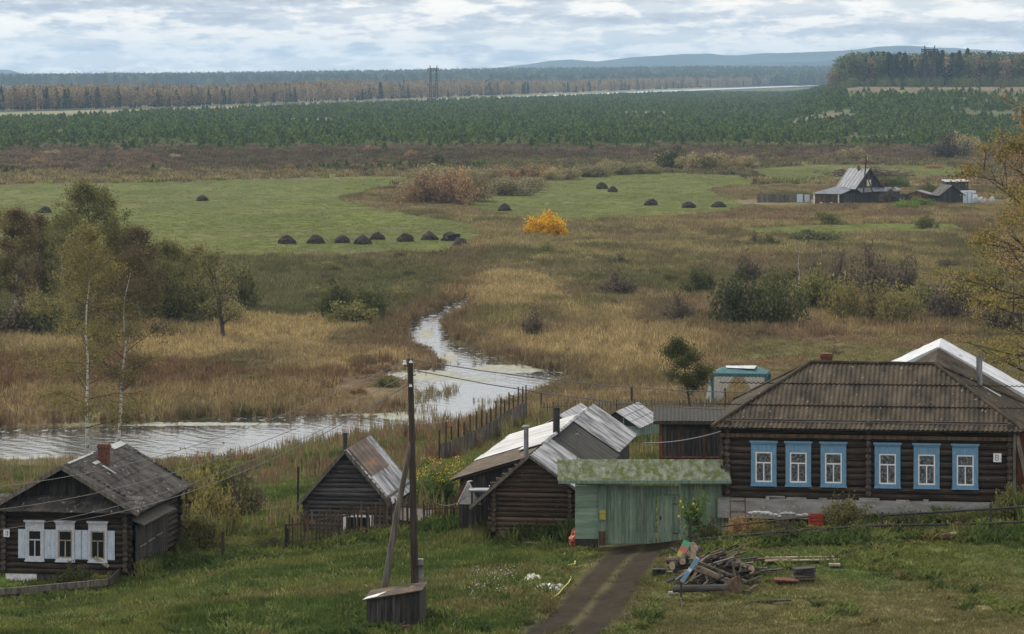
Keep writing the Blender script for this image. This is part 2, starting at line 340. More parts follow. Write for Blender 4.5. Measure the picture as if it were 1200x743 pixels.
def cover(x, y, z):
    u, v = uv(x, y)
    vr = HZ+F*(HC-z)/y
    n1 = fbm(x*.045, y*.03, 21); n2 = fbm(x*.16, y*.08, 22); n3 = fbm(x*.012, y*.006, 23, 5); n4 = fbm(x*.5, y*.25, 24, 3)
    uw = u+(n2-.5)*50+(n1-.5)*110; vw = v+(n2-.5)*np.clip((v-95)*.12, 0, 26)+(n1-.5)*np.clip((v-95)*.18, 0, 46)
    c = np.zeros(x.shape+(3,))+np.array((.125,.105,.06))                         # marsh: olive-brown sedge
    c = lerp(c, (.078,.078,.036), sst(.42, .62, n1))
    c = lerp(c, (.13,.09,.06), sst(.52, .66, n3)*.8)
    c = lerp(c, (.17,.14,.07), sst(.50, .66, n2)*.7)
    gold = (inpoly(uw, vw, GOLD_L) | inpoly(uw, vw, GOLD_R)).astype(float)
    c = lerp(c, (.225,.18,.095), gold*(.18+.72*sst(.40, .64, fbm(x*.08, y*.03, 27))))
    c = lerp(c, (.085,.07,.04), sst(.60, .72, fbm(x*.11, y*.035, 28))*.75)
    c = lerp(c, (.17,.15,.075), inpoly(uw, vw, GOLD_F)*sst(.4, .65, n2)*.7)
    # rusty sedge along the stream and the dark band left of the bend
    st = np.interp(v, [340, 360, 380, 400, 420], [549, 527, 497, 492, 530])
    wd = np.interp(v, [300, 345, 380, 420], [14, 26, 52, 70])
    c = lerp(c, (.10,.072,.042), (1-sst(.5, 1.25, np.abs(u-st+(n2-.5)*60)/wd))*sst(300, 350, v)*(1-sst(418, 436, v))*.7)
    c = lerp(c, (.095,.06,.036), (uw < 520)*sst(424, 432, vw)*(1-sst(452, 462, vw))*.85)
    c = lerp(c, (.15,.115,.065), (uw < 480)*sst(452, 462, vw)*(1-sst(492, 500, vw))*.8)
    c = lerp(c, (.07,.074,.034), sst(300, 312, vw)*(1-sst(368, 380, vw))*(uw < 480)*.75)
    # green turf on the far side of the village, right
    c = lerp(c, (.115,.11,.05), sst(800, 900, uw)*sst(395, 415, vw)*.8)
    c = lerp(c, (.12,.085,.05), inpoly(uw, vw, [(830,428),(960,425),(960,440),(830,445)])*.8)
    # brown heath and the yellow strip before the plantation
    heath = (v < 212) & (v > 100)
    hc = np.array((.078,.060,.042))*(0.75+.5*n1[..., None]); hc = lerp(hc, (.055,.047,.026), sst(.45, .6, n3)*.7)
    c = np.where(heath[..., None], hc, c)
    c = lerp(c, (.12,.105,.052), sst(200, 204, vw)*(1-sst(214, 218, vw))*(u < 560)*.8)
    c = lerp(c, (.09,.085,.042), sst(186, 192, v)*(1-sst(206, 214, v))*(u > 560)*.7)
    pl = (v < 173) & (v > top_plant(u)-.5)
    pc = np.array((.085,.09,.042))*(0.8+.4*n1[..., None]); pc = lerp(pc, (.14,.13,.075), sst(.63, .72, n3)*.8)
    c = np.where(pl[..., None], pc, c)
    pale = (v <= top_plant(u)-.5)
    c = np.where(pale[..., None], np.array((.21,.20,.13)), c)
    clr = (u > 985) & (vr < 105.5) & (y > 1800) & (y < 4500)
    c = np.where(clr[..., None], np.array((.16,.12,.085))*(0.6+.9*n1[..., None]), c)
    c = np.where((y > 5600)[..., None], np.array((.03,.04,.03)), c)
    for Pm in (MEAD_L, MEAD_R, MEAD_F, MEAD_G):
        me = inpoly(u+(n2-.5)*10, v+(n2-.5)*3, Pm).astype(float)
        mc = np.array((.104,.122,.034))*(0.86+.28*n1[..., None]); mc = lerp(mc, (.125,.122,.05), sst(.5, .68, fbm(x*.02, y*.12, 31))*.6)
        c = c*(1-me[..., None])+mc*me[..., None]
    # village turf
    k = 1-sst(225, 275, y+(n2-.5)*30)
    k = k*np.where(u > 640, 1-sst(238, 262, y), 1)
    g = np.array((.050,.074,.022))*(0.5+1.0*fbm(x*.9, y*.45, 41)[..., None]); g = lerp(g, (.11,.12,.04), sst(.42, .62, fbm(x*.3, y*.2, 42))*.65)
    g = lerp(g, (.125,.115,.055), sst(.52, .7, fbm(x*.12, y*.3, 40))*.7)
    g = lerp(g, (.13,.11,.058), sst(113, 119, 119-(y-113)+(n1-.5)*8)*sst(680, 800, u)*.6)*.9
    c = lerp(c*1.0, (0, 0, 0), k*0)*(1-k[..., None])+g*k[..., None]
    # cart track: two muddy ruts from the gate to the near edge
    def rut(pts, w):
        d = np.array([134.5, 128, 121, 116, 110, 100]); xs = [(p-600)/F*q for p, q in zip(pts, d)]
        xc = np.interp(-y, -d, xs); return (1-sst(w*.5, w, np.abs(x-xc+(n4-.5)*.5)))*(y < 135)
    r = np.maximum(rut([735,718,686,660,600,540], .68), rut([770,757,728,705,668,620], .74))
    c = lerp(c, (.055,.045,.026), rut([752,738,707,682,634,580], 2.1)*.7)
    c = lerp(c, (.019,.014,.010), r*(.8+.2*n4))
    yard = (np.abs(y-133.6) < 1.4) & (u > 695) & (u < 815)
    c = lerp(c, (.075,.06,.045), yard*.7*sst(.3, .6, n4))
    # bare mud where the bank meets the water
    mud = sst(491, 496, v)*(1-sst(503, 508, v))*(u < 330)
    c = lerp(c, (.20,.19,.12), mud*.6)
    c = lerp(c, (.18,.15,.12), sst(539, 542, v)*(1-sst(552, 560, v))*(u < 330)*(z < 1.0)*.75)
    return np.clip(c*1.0, 0, 1)
# fan-shaped ground sheet: fine where the picture looks, out to the horizon
Ds = np.concatenate([np.arange(4, 104, 2.5), np.arange(104, 262, .55), F*HC/(np.arange(540, 94, -.75)-HZ), np.geomspace(10200, 15500, 30)])
Us = np.concatenate([np.linspace(-.34, -.172, 40), np.linspace(-.17, .17, 560), np.linspace(.172, .34, 40)])
UU, DD = np.meshgrid(Us, Ds)
XX = UU*(DD+14); ZZ = terr(XX, DD)
rv = river(XX, DD) & (DD > 255)
ZR = np.where(rv, -.45, ZZ)
nr, ncol = XX.shape
def grid_mesh(name, X, Y, Z, mat, attrs=None, keep=None):
    r, c = X.shape; me = bpy.data.meshes.new(name)
    V = np.stack([X, Y, Z], -1).reshape(-1, 3)
    i = np.arange(r*c).reshape(r, c)
    Q = np.stack([i[:-1, :-1], i[:-1, 1:], i[1:, 1:], i[1:, :-1]], -1).reshape(-1, 4)
    if keep is not None: Q = Q[keep[:-1, :-1].reshape(-1)]
    me.vertices.add(len(V)); me.vertices.foreach_set('co', V.astype(np.float32).ravel())
    me.loops.add(Q.size); me.loops.foreach_set('vertex_index', Q.astype(np.int32).ravel())
    me.polygons.add(len(Q)); me.polygons.foreach_set('loop_start', np.arange(0, Q.size, 4, dtype=np.int32))
    me.polygons.foreach_set('loop_total', np.full(len(Q), 4, np.int32))
    for k, (typ, arr) in (attrs or {}).items():
        a = me.attributes.new(k, typ, 'POINT')
        if typ == 'FLOAT_COLOR':
            a.data.foreach_set('color', np.concatenate([arr.reshape(-1, 3), np.ones((len(V), 1))], 1).astype(np.float32).ravel())
        else: a.data.foreach_set('value', arr.astype(np.float32).ravel())
    me.update(calc_edges=True); me.validate()
    me.polygons.foreach_set('use_smooth', np.ones(len(me.polygons), bool))
    me.materials.append(MATS[mat])
    o = bpy.data.objects.new(name, me); COL.objects.link(o); return o
def struct(o, kind='structure'): o['kind'] = kind; return o
Cc = cover(XX, DD, ZZ)
Cc = np.where(rv[..., None], np.array((.05,.045,.03)), Cc)
struct(grid_mesh('ground', XX, DD, ZR, 'ground', {'cover': ('FLOAT_COLOR', Cc)}))
# the river sheet
rows = (DD[:, 0] > 250) & (DD[:, 0] < 480); cols = (Us > -.19) & (Us < .06)
Xr, Yr = XX[np.ix_(rows, cols)], DD[np.ix_(rows, cols)]
ur, vr_ = uv(Xr, Yr)
weed = np.zeros_like(Xr)
def ell(cu, cv, ru, rv_): return np.clip(1.25-np.hypot((ur-cu)/ru, (vr_-cv)/rv_), 0, 1)
for e in ((600,432,62,7),(500,440,60,9),(470,487,40,7),(560,445,40,3),(430,484,70,4),(150,497,260,3),(120,538,300,4.5),(320,530,90,6),(525,420,14,10),(500,392,12,8)):
    weed = np.maximum(weed, ell(*e))
nearb = ~(river(Xr+2.2, Yr) & river(Xr-2.2, Yr) & river(Xr, Yr+4) & river(Xr, Yr-4))
weed = np.maximum(weed, nearb*.42)
struct(grid_mesh('river_water', Xr, Yr, np.zeros_like(Xr), 'water', {'weed': ('FLOAT', weed)}))

# ------------------------------------------------------------------ mesh writer
class MB:
    def __init__(s): s.v = []; s.f = []; s.mi = []; s.mats = []; s.cur = 0
    def mat(s, m):
        if m not in s.mats: s.mats.append(m)
        s.cur = s.mats.index(m); return s
    def add(s, V, Fs):
        b = len(s.v); s.v += [tuple(q) for q in V]; s.f += [tuple(i+b for i in f) for f in Fs]; s.mi += [s.cur]*len(Fs); return s
    def hexa(s, B, T):                # bottom loop of 4, top loop of 4
        return s.add(list(B)+list(T), [(3,2,1,0),(4,5,6,7),(0,1,5,4),(1,2,6,5),(2,3,7,6),(3,0,4,7)])
    def box(s, x0, x1, y0, y1, z0, z1):
        return s.hexa([(x0,y0,z0),(x1,y0,z0),(x1,y1,z0),(x0,y1,z0)], [(x0,y0,z1),(x1,y0,z1),(x1,y1,z1),(x0,y1,z1)])
    def slab(s, q, t):                # a quad with thickness t downwards
        q = [Vector(a) for a in q]; n = (q[1]-q[0]).cross(q[3]-q[0]).normalized()
        if n.z < 0: n = -n
        return s.hexa([a-n*t for a in q], q)
    def tube(s, pts, rad, n=6, cap=True):
        pts = [Vector(p) for p in pts]
        if not hasattr(rad, '__len__'): rad = [rad]*len(pts)
        V = []; Fs = []
        for i, p in enumerate(pts):
            d = (pts[min(i+1, len(pts)-1)]-pts[max(i-1, 0)])
            d = d.normalized() if d.length > 1e-6 else Vector((0, 0, 1))
            a = d.cross(Vector((0, 0, 1)) if abs(d.z) < .9 else Vector((1, 0, 0))).normalized(); b = d.cross(a)
            V += [p+(a*math.cos(2*math.pi*k/n)+b*math.sin(2*math.pi*k/n))*rad[i] for k in range(n)]
        for i in range(len(pts)-1):
            for k in range(n): Fs.append((i*n+k, i*n+(k+1) % n, (i+1)*n+(k+1) % n, (i+1)*n+k))
        if cap: Fs += [tuple(range(n)), tuple(range((len(pts)-1)*n+n-1, (len(pts)-1)*n-1, -1))]
        return s.add(V, Fs)
    def beam(s, a, b, w, h):          # rectangular bar from a to b
        a = Vector(a); b = Vector(b); d = (b-a).normalized()
        u = d.cross(Vector((0, 0, 1)) if abs(d.z) < .95 else Vector((0, 1, 0))).normalized()*w/2; v = d.cross(u).normalized()*h/2
        return s.hexa([a-u-v, a+u-v, a+u+v, a-u+v], [b-u-v, b+u-v, b+u+v, b-u+v])
    def build(s, name, parent=None, smooth=False, mat=None):
        me = bpy.data.meshes.new(name); me.from_pydata(s.v, [], s.f)
        for m in (s.mats or [mat]): me.materials.append(MATS[m])
        if s.mats: me.polygons.foreach_set('material_index', s.mi)
        bm = bmesh.new(); bm.from_mesh(me); bmesh.ops.recalc_face_normals(bm, faces=bm.faces); bm.to_mesh(me); bm.free()
        if smooth: me.polygons.foreach_set('use_smooth', [True]*len(me.polygons))
        me.update(); o = bpy.data.objects.new(name, me); COL.objects.link(o); o.parent = parent; return o
def tag(o, label, cat, group=None):
    o['label'] = label; o['category'] = cat
    if group: o['group'] = group
    return o
def root(name, loc, rz=0.0, label='', cat='', group=None):
    o = bpy.data.objects.new(name, None); o.empty_display_size = .3; COL.objects.link(o)
    o.location = loc; o.rotation_euler = (0, 0, rz); return tag(o, label, cat, group)
def copy_tree(o, parent=None):
    c = o.copy(); COL.objects.link(c); c.parent = parent
    for ch in list(o.children): copy_tree(ch, c)
    return c
def soup(name, V, nper, mat, parent=None):
    """numpy leaf soup: V (k, nper, 3)"""
    k = len(V); me = bpy.data.meshes.new(name)
    me.vertices.add(k*nper); me.vertices.foreach_set('co', np.ascontiguousarray(V, np.float32).ravel())
    me.loops.add(k*nper); me.loops.foreach_set('vertex_index', np.arange(k*nper, dtype=np.int32))
    me.polygons.add(k); me.polygons.foreach_set('loop_start', np.arange(0, k*nper, nper, dtype=np.int32)); me.polygons.foreach_set('loop_total', np.full(k, nper, np.int32))
    me.update(calc_edges=True); me.materials.append(MATS[mat])
    if name is None: return me
    o = bpy.data.objects.new(name, me); COL.objects.link(o); o.parent = parent; return o
YAW = -R(8.25)

# ------------------------------------------------------------------ building pieces (local frame: x along the front, y back, z up)
def logs(mb, a, b, z0, z1, d=.24, ext=.22, rng=random):
    """log courses from a to b (xy), between z0 and z1"""
    a = Vector((*a, 0)); b = Vector((*b, 0)); u = (b-a).normalized(); n = max(1, round((z1-z0)/d)); h = (z1-z0)/n
    for i in range(n):
        z = z0+h*(i+.5); e0 = ext*rng.uniform(.75, 1.15); e1 = ext*rng.uniform(.75, 1.15)
        r0 = h*.53*rng.uniform(.93, 1.04); m = (a+b)/2
        if abs(u.y) > .9:                       # sawn ends of the cross walls show on the front
            cur = mb.cur; mb.mat('log_cap').tube([a-u*(e0+.004)+Vector((0,0,z)), a-u*(e0-.004)+Vector((0,0,z))], r0*.88, 8); mb.cur = cur
        mb.tube([a-u*e0+Vector((0,0,z)), m+Vector((0,0,z+rng.uniform(-.015,.015))), b+u*e1+Vector((0,0,z))], [r0, h*.53, r0*rng.uniform(.92, 1.05)], 8)
def log_gable(mb, W, z0, rise, y, d=.22, half=None):
    n = max(2, int(rise/d))
    for i in range(n):
        t = (i+.5)/n; hw = (W/2)*(1-t)
        if hw > .15: mb.tube([(-hw, y, z0+rise*t), (hw, y, z0+rise*t)], d*.55, 8)
def boards(mb, x0, x1, y, z0, z1, w=.15, t=.025, gap=.014, horiz=False, jit=.0, rng=random, top=None):
    if horiz:
        z = z0
        while z < z1-.02:
            h = min(w, z1-z); mb.box(x0, x1, y-t*rng.uniform(.6, 1.2), y+t, z, z+h-gap); z += h
        return
    x = x0
    while x < x1-.02:
        ww = min(w*rng.uniform(.8, 1.15), x1-x); zt = (top(x+ww/2) if top else z1)+rng.uniform(-jit, jit)
        mb.box(x, x+ww-gap, y-t*rng.uniform(.5, 1.3), y+t, z0+rng.uniform(-jit, jit)*.5, zt); x += ww
def wavy(mb, O, es, et, wid, tmax, tmin=None, amp=.025, wl=.15, rows=1, sub=4, thick=.0, lift=.02, rag=0, rng=random):
    """corrugated sheeting: O eave corner, es unit along the eave, et unit up the slope, real waves"""
    O = Vector(O); es = Vector(es).normalized(); et = Vector(et).normalized(); nn = es.cross(et).normalized()
    if nn.z < 0: nn = -nn
    n = max(2, int(wid/wl*sub)); T = max(tmax(wid*i/n) for i in range(n+1))
    for r in range(rows):
        ta, tb = T*r/rows, T*(r+1)/rows+(.06 if r < rows-1 else 0); V = []; Fs = []; last = None
        rj = 0
        for i in range(n+1):
            s_ = wid*i/n; a0 = max(ta, tmin(s_) if tmin else 0); b0 = min(tb, tmax(s_))
            if b0 < a0: b0 = a0
            if rag and i % (sub*7) == 0: rj = rng.uniform(-rag, rag*.3)
            o = nn*(amp*math.sin(2*math.pi*s_/wl))
            V.append(O+es*s_+et*(a0-(-rj if r == 0 else 0))+o+nn*(lift if r else 0)); V.append(O+es*s_+et*b0+o)
        for i in range(n):
            k = 2*i; Fs.append((k, k+2, k+3, k+1))
        mb.add(V, Fs)
def window(parent, x, z, w, h, y, frame='paint_blue', sash='paint_white', surround=.14, head=.35, cornice=.07, glass='glass_curtain', split='T', name='window', mull='sash'):
    """a window unit standing proud of the wall at y (towards -y)"""
    f = MB()
    f.box(x-w/2-surround, x-w/2, y-.07, y, z-.10, z+h+head); f.box(x+w/2, x+w/2+surround, y-.07, y, z-.10, z+h+head)
    f.box(x-w/2, x+w/2, y-.065, y, z+h, z+h+head); f.box(x-w/2-.001, x+w/2+.001, y-.075, y, z-.10, z)
    f.box(x-w/2-surround-cornice, x+w/2+surround+cornice, y-.16, y, z+h+head, z+h+head+.07)
    f.box(x-w/2-surround, x+w/2+surround, y-.11, y, z+h+head-.06, z+h+head-.002)
    f.box(x-w/2-surround-.02, x+w/2+surround+.02, y-.13, y, z-.16, z-.102)
    f.box(x-w/2-surround*.85, x-w/2-surround*.3, y-.085, y-.071, z-.02, z+h)
    f.box(x+w/2+surround*.3, x+w/2+surround*.85, y-.085, y-.071, z-.02, z+h)
    wo = f.build(name, parent, mat=frame)
    s = MB(); b = .055
    s.box(x-w/2, x-w/2+b, y-.055, y-.01, z, z+h); s.box(x+w/2-b, x+w/2, y-.055, y-.01, z, z+h)
    s.box(x-w/2+b, x+w/2-b, y-.055, y-.01, z, z+b); s.box(x-w/2+b, x+w/2-b, y-.055, y-.01, z+h-b, z+h)
    s.box(x-w/2+b, x+w/2-b, y-.05, y-.012, z+h*.64-.025, z+h*.64+.025)
    s.box(x-.022, x+.022, y-.05, y-.012, z+b, z+h*.64-.025)
    s.build('sash', wo, mat=sash)
    g = MB(); g.box(x-w/2+.01, x+w/2-.01, y-.03, y-.022, z+.01, z+h-.01); g.build('pane', wo, mat=glass)
    return wo
def digit(mb, ch, x, z, y, w, h, t=.018):
    seg = {'1': 'bc', '8': 'abcdefg', '0': 'abcdef'}[ch]; k = t
    q = k*.9; R_ = {'a': (q,w-q,h-k,h), 'd': (q,w-q,0,k), 'g': (q,w-q,h/2-k/2,h/2+k/2), 'b': (w-k,w,h/2+q*.7,h-q*.7), 'c': (w-k,w,q*.7,h/2-q*.7), 'e': (0,k,q*.7,h/2-q*.7), 'f': (0,k,h/2+q*.7,h-q*.7)}
    for s_ in seg:
        a, b, c, d = R_[s_]; mb.box(x+a, x+b, y-.004, y, z+c, z+d)
def sign(parent, x, z, y, w, h, txt):
    b = MB(); b.box(x, x+w, y-.02, y, z, z+h); s = b.build('number_sign', parent, mat='paint_white')
    d = MB(); n = len(txt); dw = w*.5/n
    for i, ch in enumerate(txt): digit(d, ch, x+w*.22+i*(dw+w*.1), z+h*.18, y-.021, dw*.85, h*.64, w*.07)
    d.build('digits', s, mat='digit_black')
    return s
def chimney(parent, x, y, z0, z1, w, mat, cap=True):
    c = MB(); c.box(x-w/2, x+w/2, y-w/2, y+w/2, z0, z1-.16); c.box(x-w/2-.05, x+w/2+.05, y-w/2-.05, y+w/2+.05, z1-.16, z1-.07)
    c.box(x-w/2-.01, x+w/2+.01, y-w/2-.01, y+w/2+.01, z1-.07, z1)
    n = 0
    z = z0+.07
    while z < z1-.2:                                   # projecting brick courses, uneven
        c.box(x-w/2-.006, x+w/2+.006, y-w/2-.006, y+w/2+.006, z, z+.055); z += .075
    return c.build('chimney', parent, mat=mat)
def pipe(parent, x, y, z0, z1, r, mat='dark_metal', cap=False, name='stove_pipe'):
    c = MB(); c.tube([(x, y, z0), (x, y, z1)], r, 10)
    if cap: c.tube([(x, y, z1+.05), (x, y, z1+.11)], [r*1.7, r*1.3], 10); c.tube([(x, y, z1), (x, y, z1+.05)], r*.5, 6)
    else: c.tube([(x, y, z1-.08), (x, y, z1)], [r*1.12, r*1.12], 10)
    return c.build(name, parent, mat=mat)
# ================================================================== THE BUILDINGS
rng = random.Random(7)
def gable_roof(parent, W, L, z0, rise, over, fr, bk, mat, amp=.022, wl=.15, rows=3, name='roof', sides=(-1, 1), lower=0, mats=None, offx=0, thick=.04):
    """two real slopes; W wall width, ridge at x=offx; fr/bk are the front and back overhangs"""
    ob = []
    half = W/2; sl = math.atan2(rise, half); ln = math.hypot(rise, half)+over
    for sd_ in sides:
        mb = MB().mat(mat if not mats else mats[0 if sd_ < 0 else 1])
        ex = sd_*(half+over*math.cos(sl)); ez = z0-over*math.sin(sl)
        y0, y1 = -fr, L+bk
        wavy(mb, (offx+ex, y0, ez+.05), (0, 1, 0), (-sd_*math.cos(sl), 0, math.sin(sl)), y1-y0, lambda s: ln, amp=amp, wl=wl, rows=rows, rag=.03)
        # underside boarding gives the roof its thickness
        nx, nz = math.sin(sl)*sd_, math.cos(sl)
        q = [(offx+ex, y0+.02, ez), (offx+ex, y1-.02, ez), (offx, y1-.02, z0+rise), (offx, y0+.02, z0+rise)]
        mb.mat('plank_dark').slab([(a-nx*.012, b, c-nz*.012) for a, b, c in q], thick)
        ob.append(mb.build(name, parent))
    return ob
# ---- big hip-roofed log house with six blue windows -------------------------------------------
Wb, Lb, Hb = 10.95, 10.0, 3.0
ob = at(853, 582, 134.0)
big = root('log_house', ob, YAW, 'long dark log house with six blue-framed windows under a brown corrugated hip roof', 'house', 'log houses of the village')
mb = MB().mat('log_wood')
logs(mb, (0, 0), (Wb, 0), 0, Hb, .25, .24, rng); logs(mb, (0, Lb), (Wb, Lb), 0, Hb, .25, .24, rng)
for x in (0, Wb, Wb*.502): logs(mb, (x, 0), (x, Lb), .12, Hb+.05, .25, .26, rng)
mb.mat('plank_dark').box(-.1, Wb+.1, .05, Lb-.05, Hb-.02, Hb+.06)
mb.box(.2, Wb-.2, .12, .2, 0, Hb)
mb.build('log_wall', big)
mb = MB().mat('concrete').box(-.35, Wb+.3, -.62, 1.0, -.75, -.03); mb.box(-.1, Wb+.1, .99, Lb, -.75, -.05)
for i in range(9):
    x = rng.uniform(0, Wb-.4); mb.box(x, x+rng.uniform(.2, .8), -.34, -.2, -.035, rng.uniform(.02, .09))
mb.build('concrete_apron', big)
hr = MB().mat('slate_brown')
ov = .6; ez = Hb-.22; rz = 4.86; xl, xr, ym = 2.95, 7.95, 5.0
E = dict(fl=(-ov, -ov+.05, ez), fr=(Wb+ov, -ov+.05, ez), bl=(-ov, Lb+ov, ez), br=(Wb+ov, Lb+ov, ez), rl=(xl, ym, rz), rr=(xr, ym, rz))
def slope(mb, a, b, top_a, top_b, amp, wl, rows, sub=5, lift=.008):
    """face with eave a->b and ridge top_a..top_b, waves running up the slope"""
    a, b, ta, tb = map(Vector, (a, b, top_a, top_b)); es = (b-a).normalized(); W_ = (b-a).length
    sa = (ta-a).dot(es); sb = (tb-a).dot(es); et = (ta-a)-es*sa; T = et.length; et.normalize()
    def tm(s):
        if s < sa: return T*s/max(sa, 1e-6)
        if s > sb: return T*(W_-s)/max(W_-sb, 1e-6)
        return T
    wavy(mb, a, es, et, W_, tm, amp=amp, wl=wl, rows=rows, sub=sub, lift=lift)
slope(hr, E['fl'], E['fr'], E['rl'], E['rr'], .022, .19, 3, lift=.045)
slope(hr, E['fr'], E['br'], E['rr'], E['rr'], .014, .19, 2); slope(hr, E['br'], E['bl'], E['rr'], E['rl'], .014, .19, 2); slope(hr, E['bl'], E['fl'], E['rl'], E['rl'], .014, .19, 2)
roof_big = hr.build('roof', big)
rc = MB().mat('slate_brown')
for a, b in (('rl', 'rr'), ('rl', 'fl'), ('rr', 'fr'), ('rl', 'bl'), ('rr', 'br')):
    A, B = Vector(E[a]), Vector(E[b]); n_ = 9
    rc.tube([A.lerp(B, i/n_)+Vector((0, 0, .035+rng.uniform(-.01, .012))) for i in range(n_+1)], .075, 6)
rc.build('ridge_cap', roof_big)
sf = MB().mat('plank_dark'); sf.box(-ov+.05, Wb+ov-.05, -ov+.1, Lb+ov-.05, ez-.07, ez-.045)
sf.mat('plank_brown').box(-.3, Wb+.3, -.3, -.17, Hb-.62, Hb-.48)
sf.build('soffit', roof_big)
cb = chimney(roof_big, 3.55, 6.0, 3.9, 5.18, .44, 'brick'); 
for px_, xx in zip((895,935.8,977.2,1040.5,1086,1131), (1.42, 2.77, 4.14, 6.24, 7.75, 9.24)):
    window(big, xx, .62, .66, 1.18, -.13, surround=.17, head=.37, cornice=.05, mull='sash')
sign(big, 10.32, 1.55, -.17, .31, .34, '8')
mb = MB().mat('plank_grey'); mb.beam((Wb+.95, -.9, -.5), (Wb+.28, -.25, 2.6), .16, .07); mb.beam((Wb+.18, -.32, -.3), (Wb+.18, -.32, 2.75), .13, .06)
mb.build('leaning_prop', big)
# the wing behind on the right, its east slope of dark slate, with a metal flue
wg = MB().mat('slate_brown')
wa = Vector((7.95, 5.0, 4.84))
es = Vector((0, 1, 0)); et = Vector((-math.cos(R(30)), 0, math.sin(R(30)))); T = 7.0
wavy(wg, wa-et*T, es, et, 8.4, lambda s: T, amp=.012, wl=.19, rows=4, lift=.008)
wavy(wg, Vector((7.95-2.5, 5.0, 4.84-1.44)), es, Vector((.866, 0, .5)), 8.4, lambda s: 2.885, amp=.012, wl=.19, rows=2, lift=.008)
wing = wg.build('wing_roof', big)
for y_, x_ in ((13.2, 5.6), (5.25, Wb+.3)):
    mb = MB().mat('plank_brown' if y_ > 9 else 'plank_red'); boards(mb, x_, 13.8, y_, -.3, 1.1, .16, top=lambda x: 4.70-abs(x-7.95)*.577, rng=rng); mb.build('wing_wall', big)
pipe(wing, 9.72, 7.6, 3.75, 4.98, .13, 'grey_metal', name='flue')
mb = MB().mat('white_sheet').slab([(9.9,7.2,3.80),(10.6,7.2,3.40),(10.6,7.5,3.40),(9.9,7.5,3.80)], .03); mb.build('flashing', wing)
# ---- white-roofed shed behind the wing ---------------------------------------------------------
o = big.matrix_basis @ Vector((7.95, 13.6, 4.86))
sh = root('storage_shed', Vector((o.x, o.y, H(o.x, o.y))), YAW, 'tall shed behind the big log house with a white sheeted gable roof', 'shed')
hz = o.z-sh.location.z
mb = MB().mat('white_tarp')
for s_, run, pit in ((-1, 3.4, 26), (1, 6.4, 29)):
    c_, n_ = math.cos(R(pit)), math.sin(R(pit)); V = []; Fs = []
    for i in range(17):
        for j in range(13):
            t = i/16*run; V.append((s_*t*c_, j/12*5.4-.15, hz-t*n_+.09*(float(fbm(np.array([i*.9]), np.array([j*.7]), 3))-.5)))
    for i in range(16):
        for j in range(12): k = i*13+j; Fs.append((k, k+1, k+14, k+13))
    mb.add(V, Fs)
    mb.add([(v[0], v[1], v[2]-.07) for v in V], [f[::-1] for f in Fs])
    mb.beam((0, -.2, hz-.02), (s_*run*c_, -.2, hz-run*n_-.02), .05, .14)
sr = mb.build('roof', sh)
mb = MB().mat('plank_brown')
for y_ in (.1, 5.0): boards(mb, -2.8, 5.3, y_, 0, 1, .17, top=lambda x: hz-.16-(abs(x)*(.49 if x < 0 else .555)), rng=rng)
mb.box(-2.8, -2.75, .1, 5, 0, hz-1.6); mb.box(5.25, 5.3, .1, 5, 0, hz-3.1); mb.build('wall', sh)

# ---- left log house, gable front, pale shutters --------------------------------------------------
ol = at(77, 680, 138.0)
lh = root('log_house', ol, YAW, 'dark log house with three shuttered pale windows and a mossy gable roof at the river', 'house', 'log houses of the village')
W, Lh = 5.05, 8.3; zw = 3.0; rise = 1.52
mb = MB().mat('log_wood')
logs(mb, (-W/2, 0), (W/2, 0), .25, zw, .235, .26, rng); logs(mb, (-W/2, Lh), (W/2, Lh), .25, zw, .235, .26, rng)
for x in (-W/2, W/2): logs(mb, (x, 0), (x, Lh), .37, zw+.1, .235, .28, rng)
mb.mat('plank_dark').box(-W/2+.15, W/2-.15, .12, .2, .1, zw)
log_walls = mb.build('log_wall', lh)
mb = MB().mat('plank_dark'); boards(mb, -W/2-.25, W/2+.25, .32, zw+.2, 1, .2, top=lambda x: zw+1.70-abs(x)*.53, rng=rng)
mb.build('gable', lh); mb = MB().mat('plank_dark'); boards(mb, -W/2-.25, W/2+.25, Lh, zw, 1, .2, top=lambda x: zw+1.70-abs(x)*.53, rng=rng); mb.build('gable', lh)
mb = MB().mat('whitewash').box(-W/2+.05, -W/2+1.35, -.13, .1, -.35, .23); mb.mat('plank_dark').box(-W/2+1.36, W/2, -.10, .1, -.35, .23)
mb.box(-W/2, W/2, .11, Lh, -.35, .22); mb.build('foundation', lh)
rf = gable_roof(lh, W+.2, Lh, zw+.12, rise, .62, .62, .45, 'slate_dark', rows=4, wl=.17, amp=.02)
rr = rf[1]
zr = zw+.12+rise; sl = math.atan2(rise, (W+.2)/2)
# patches of new sheet and a metal strip along the far ridge
for (y0, y1, t0, t1) in ((6.6, 8.6, .02, .32), (2.5, 3.3, .50, .66), (3.5, 3.9, .60, .95), (2.9, 3.1, .85, 1.5), (.2, 4.0, .0, .10)):
    q = [(t*math.cos(sl), y, zr-t*math.sin(sl)+.10) for t, y in ((t0, y0), (t1, y0), (t1, y1), (t0, y1))]
    MB().mat('white_sheet').slab(q, .015).build('roof_patch', rr)
mb = MB().mat('plank_grey')
for s_ in (-1, 1):
    mb.beam((0, -.66, zr+.0), (s_*3.2, -.66, zr-3.2*math.tan(sl)-.0), .04, .17)
mb.build('bargeboard', lh)
chimney(rr, .62, 3.6, zr-.7, zr+.50, .40, 'brick')
mb = MB().mat('slate_dark')                      # the little pent roof over the windows
wavy(mb, (-W/2-.62, -.62, zw-.16), (1, 0, 0), (0, .86, .5), W+1.24, lambda s: 1.12, amp=.012, wl=.21, rows=4, rag=.03)
mb.mat('plank_dark').box(-W/2-.6, W/2+.6, -.6, .3, zw-.2, zw-.16); mb.build('pent_roof', lh)
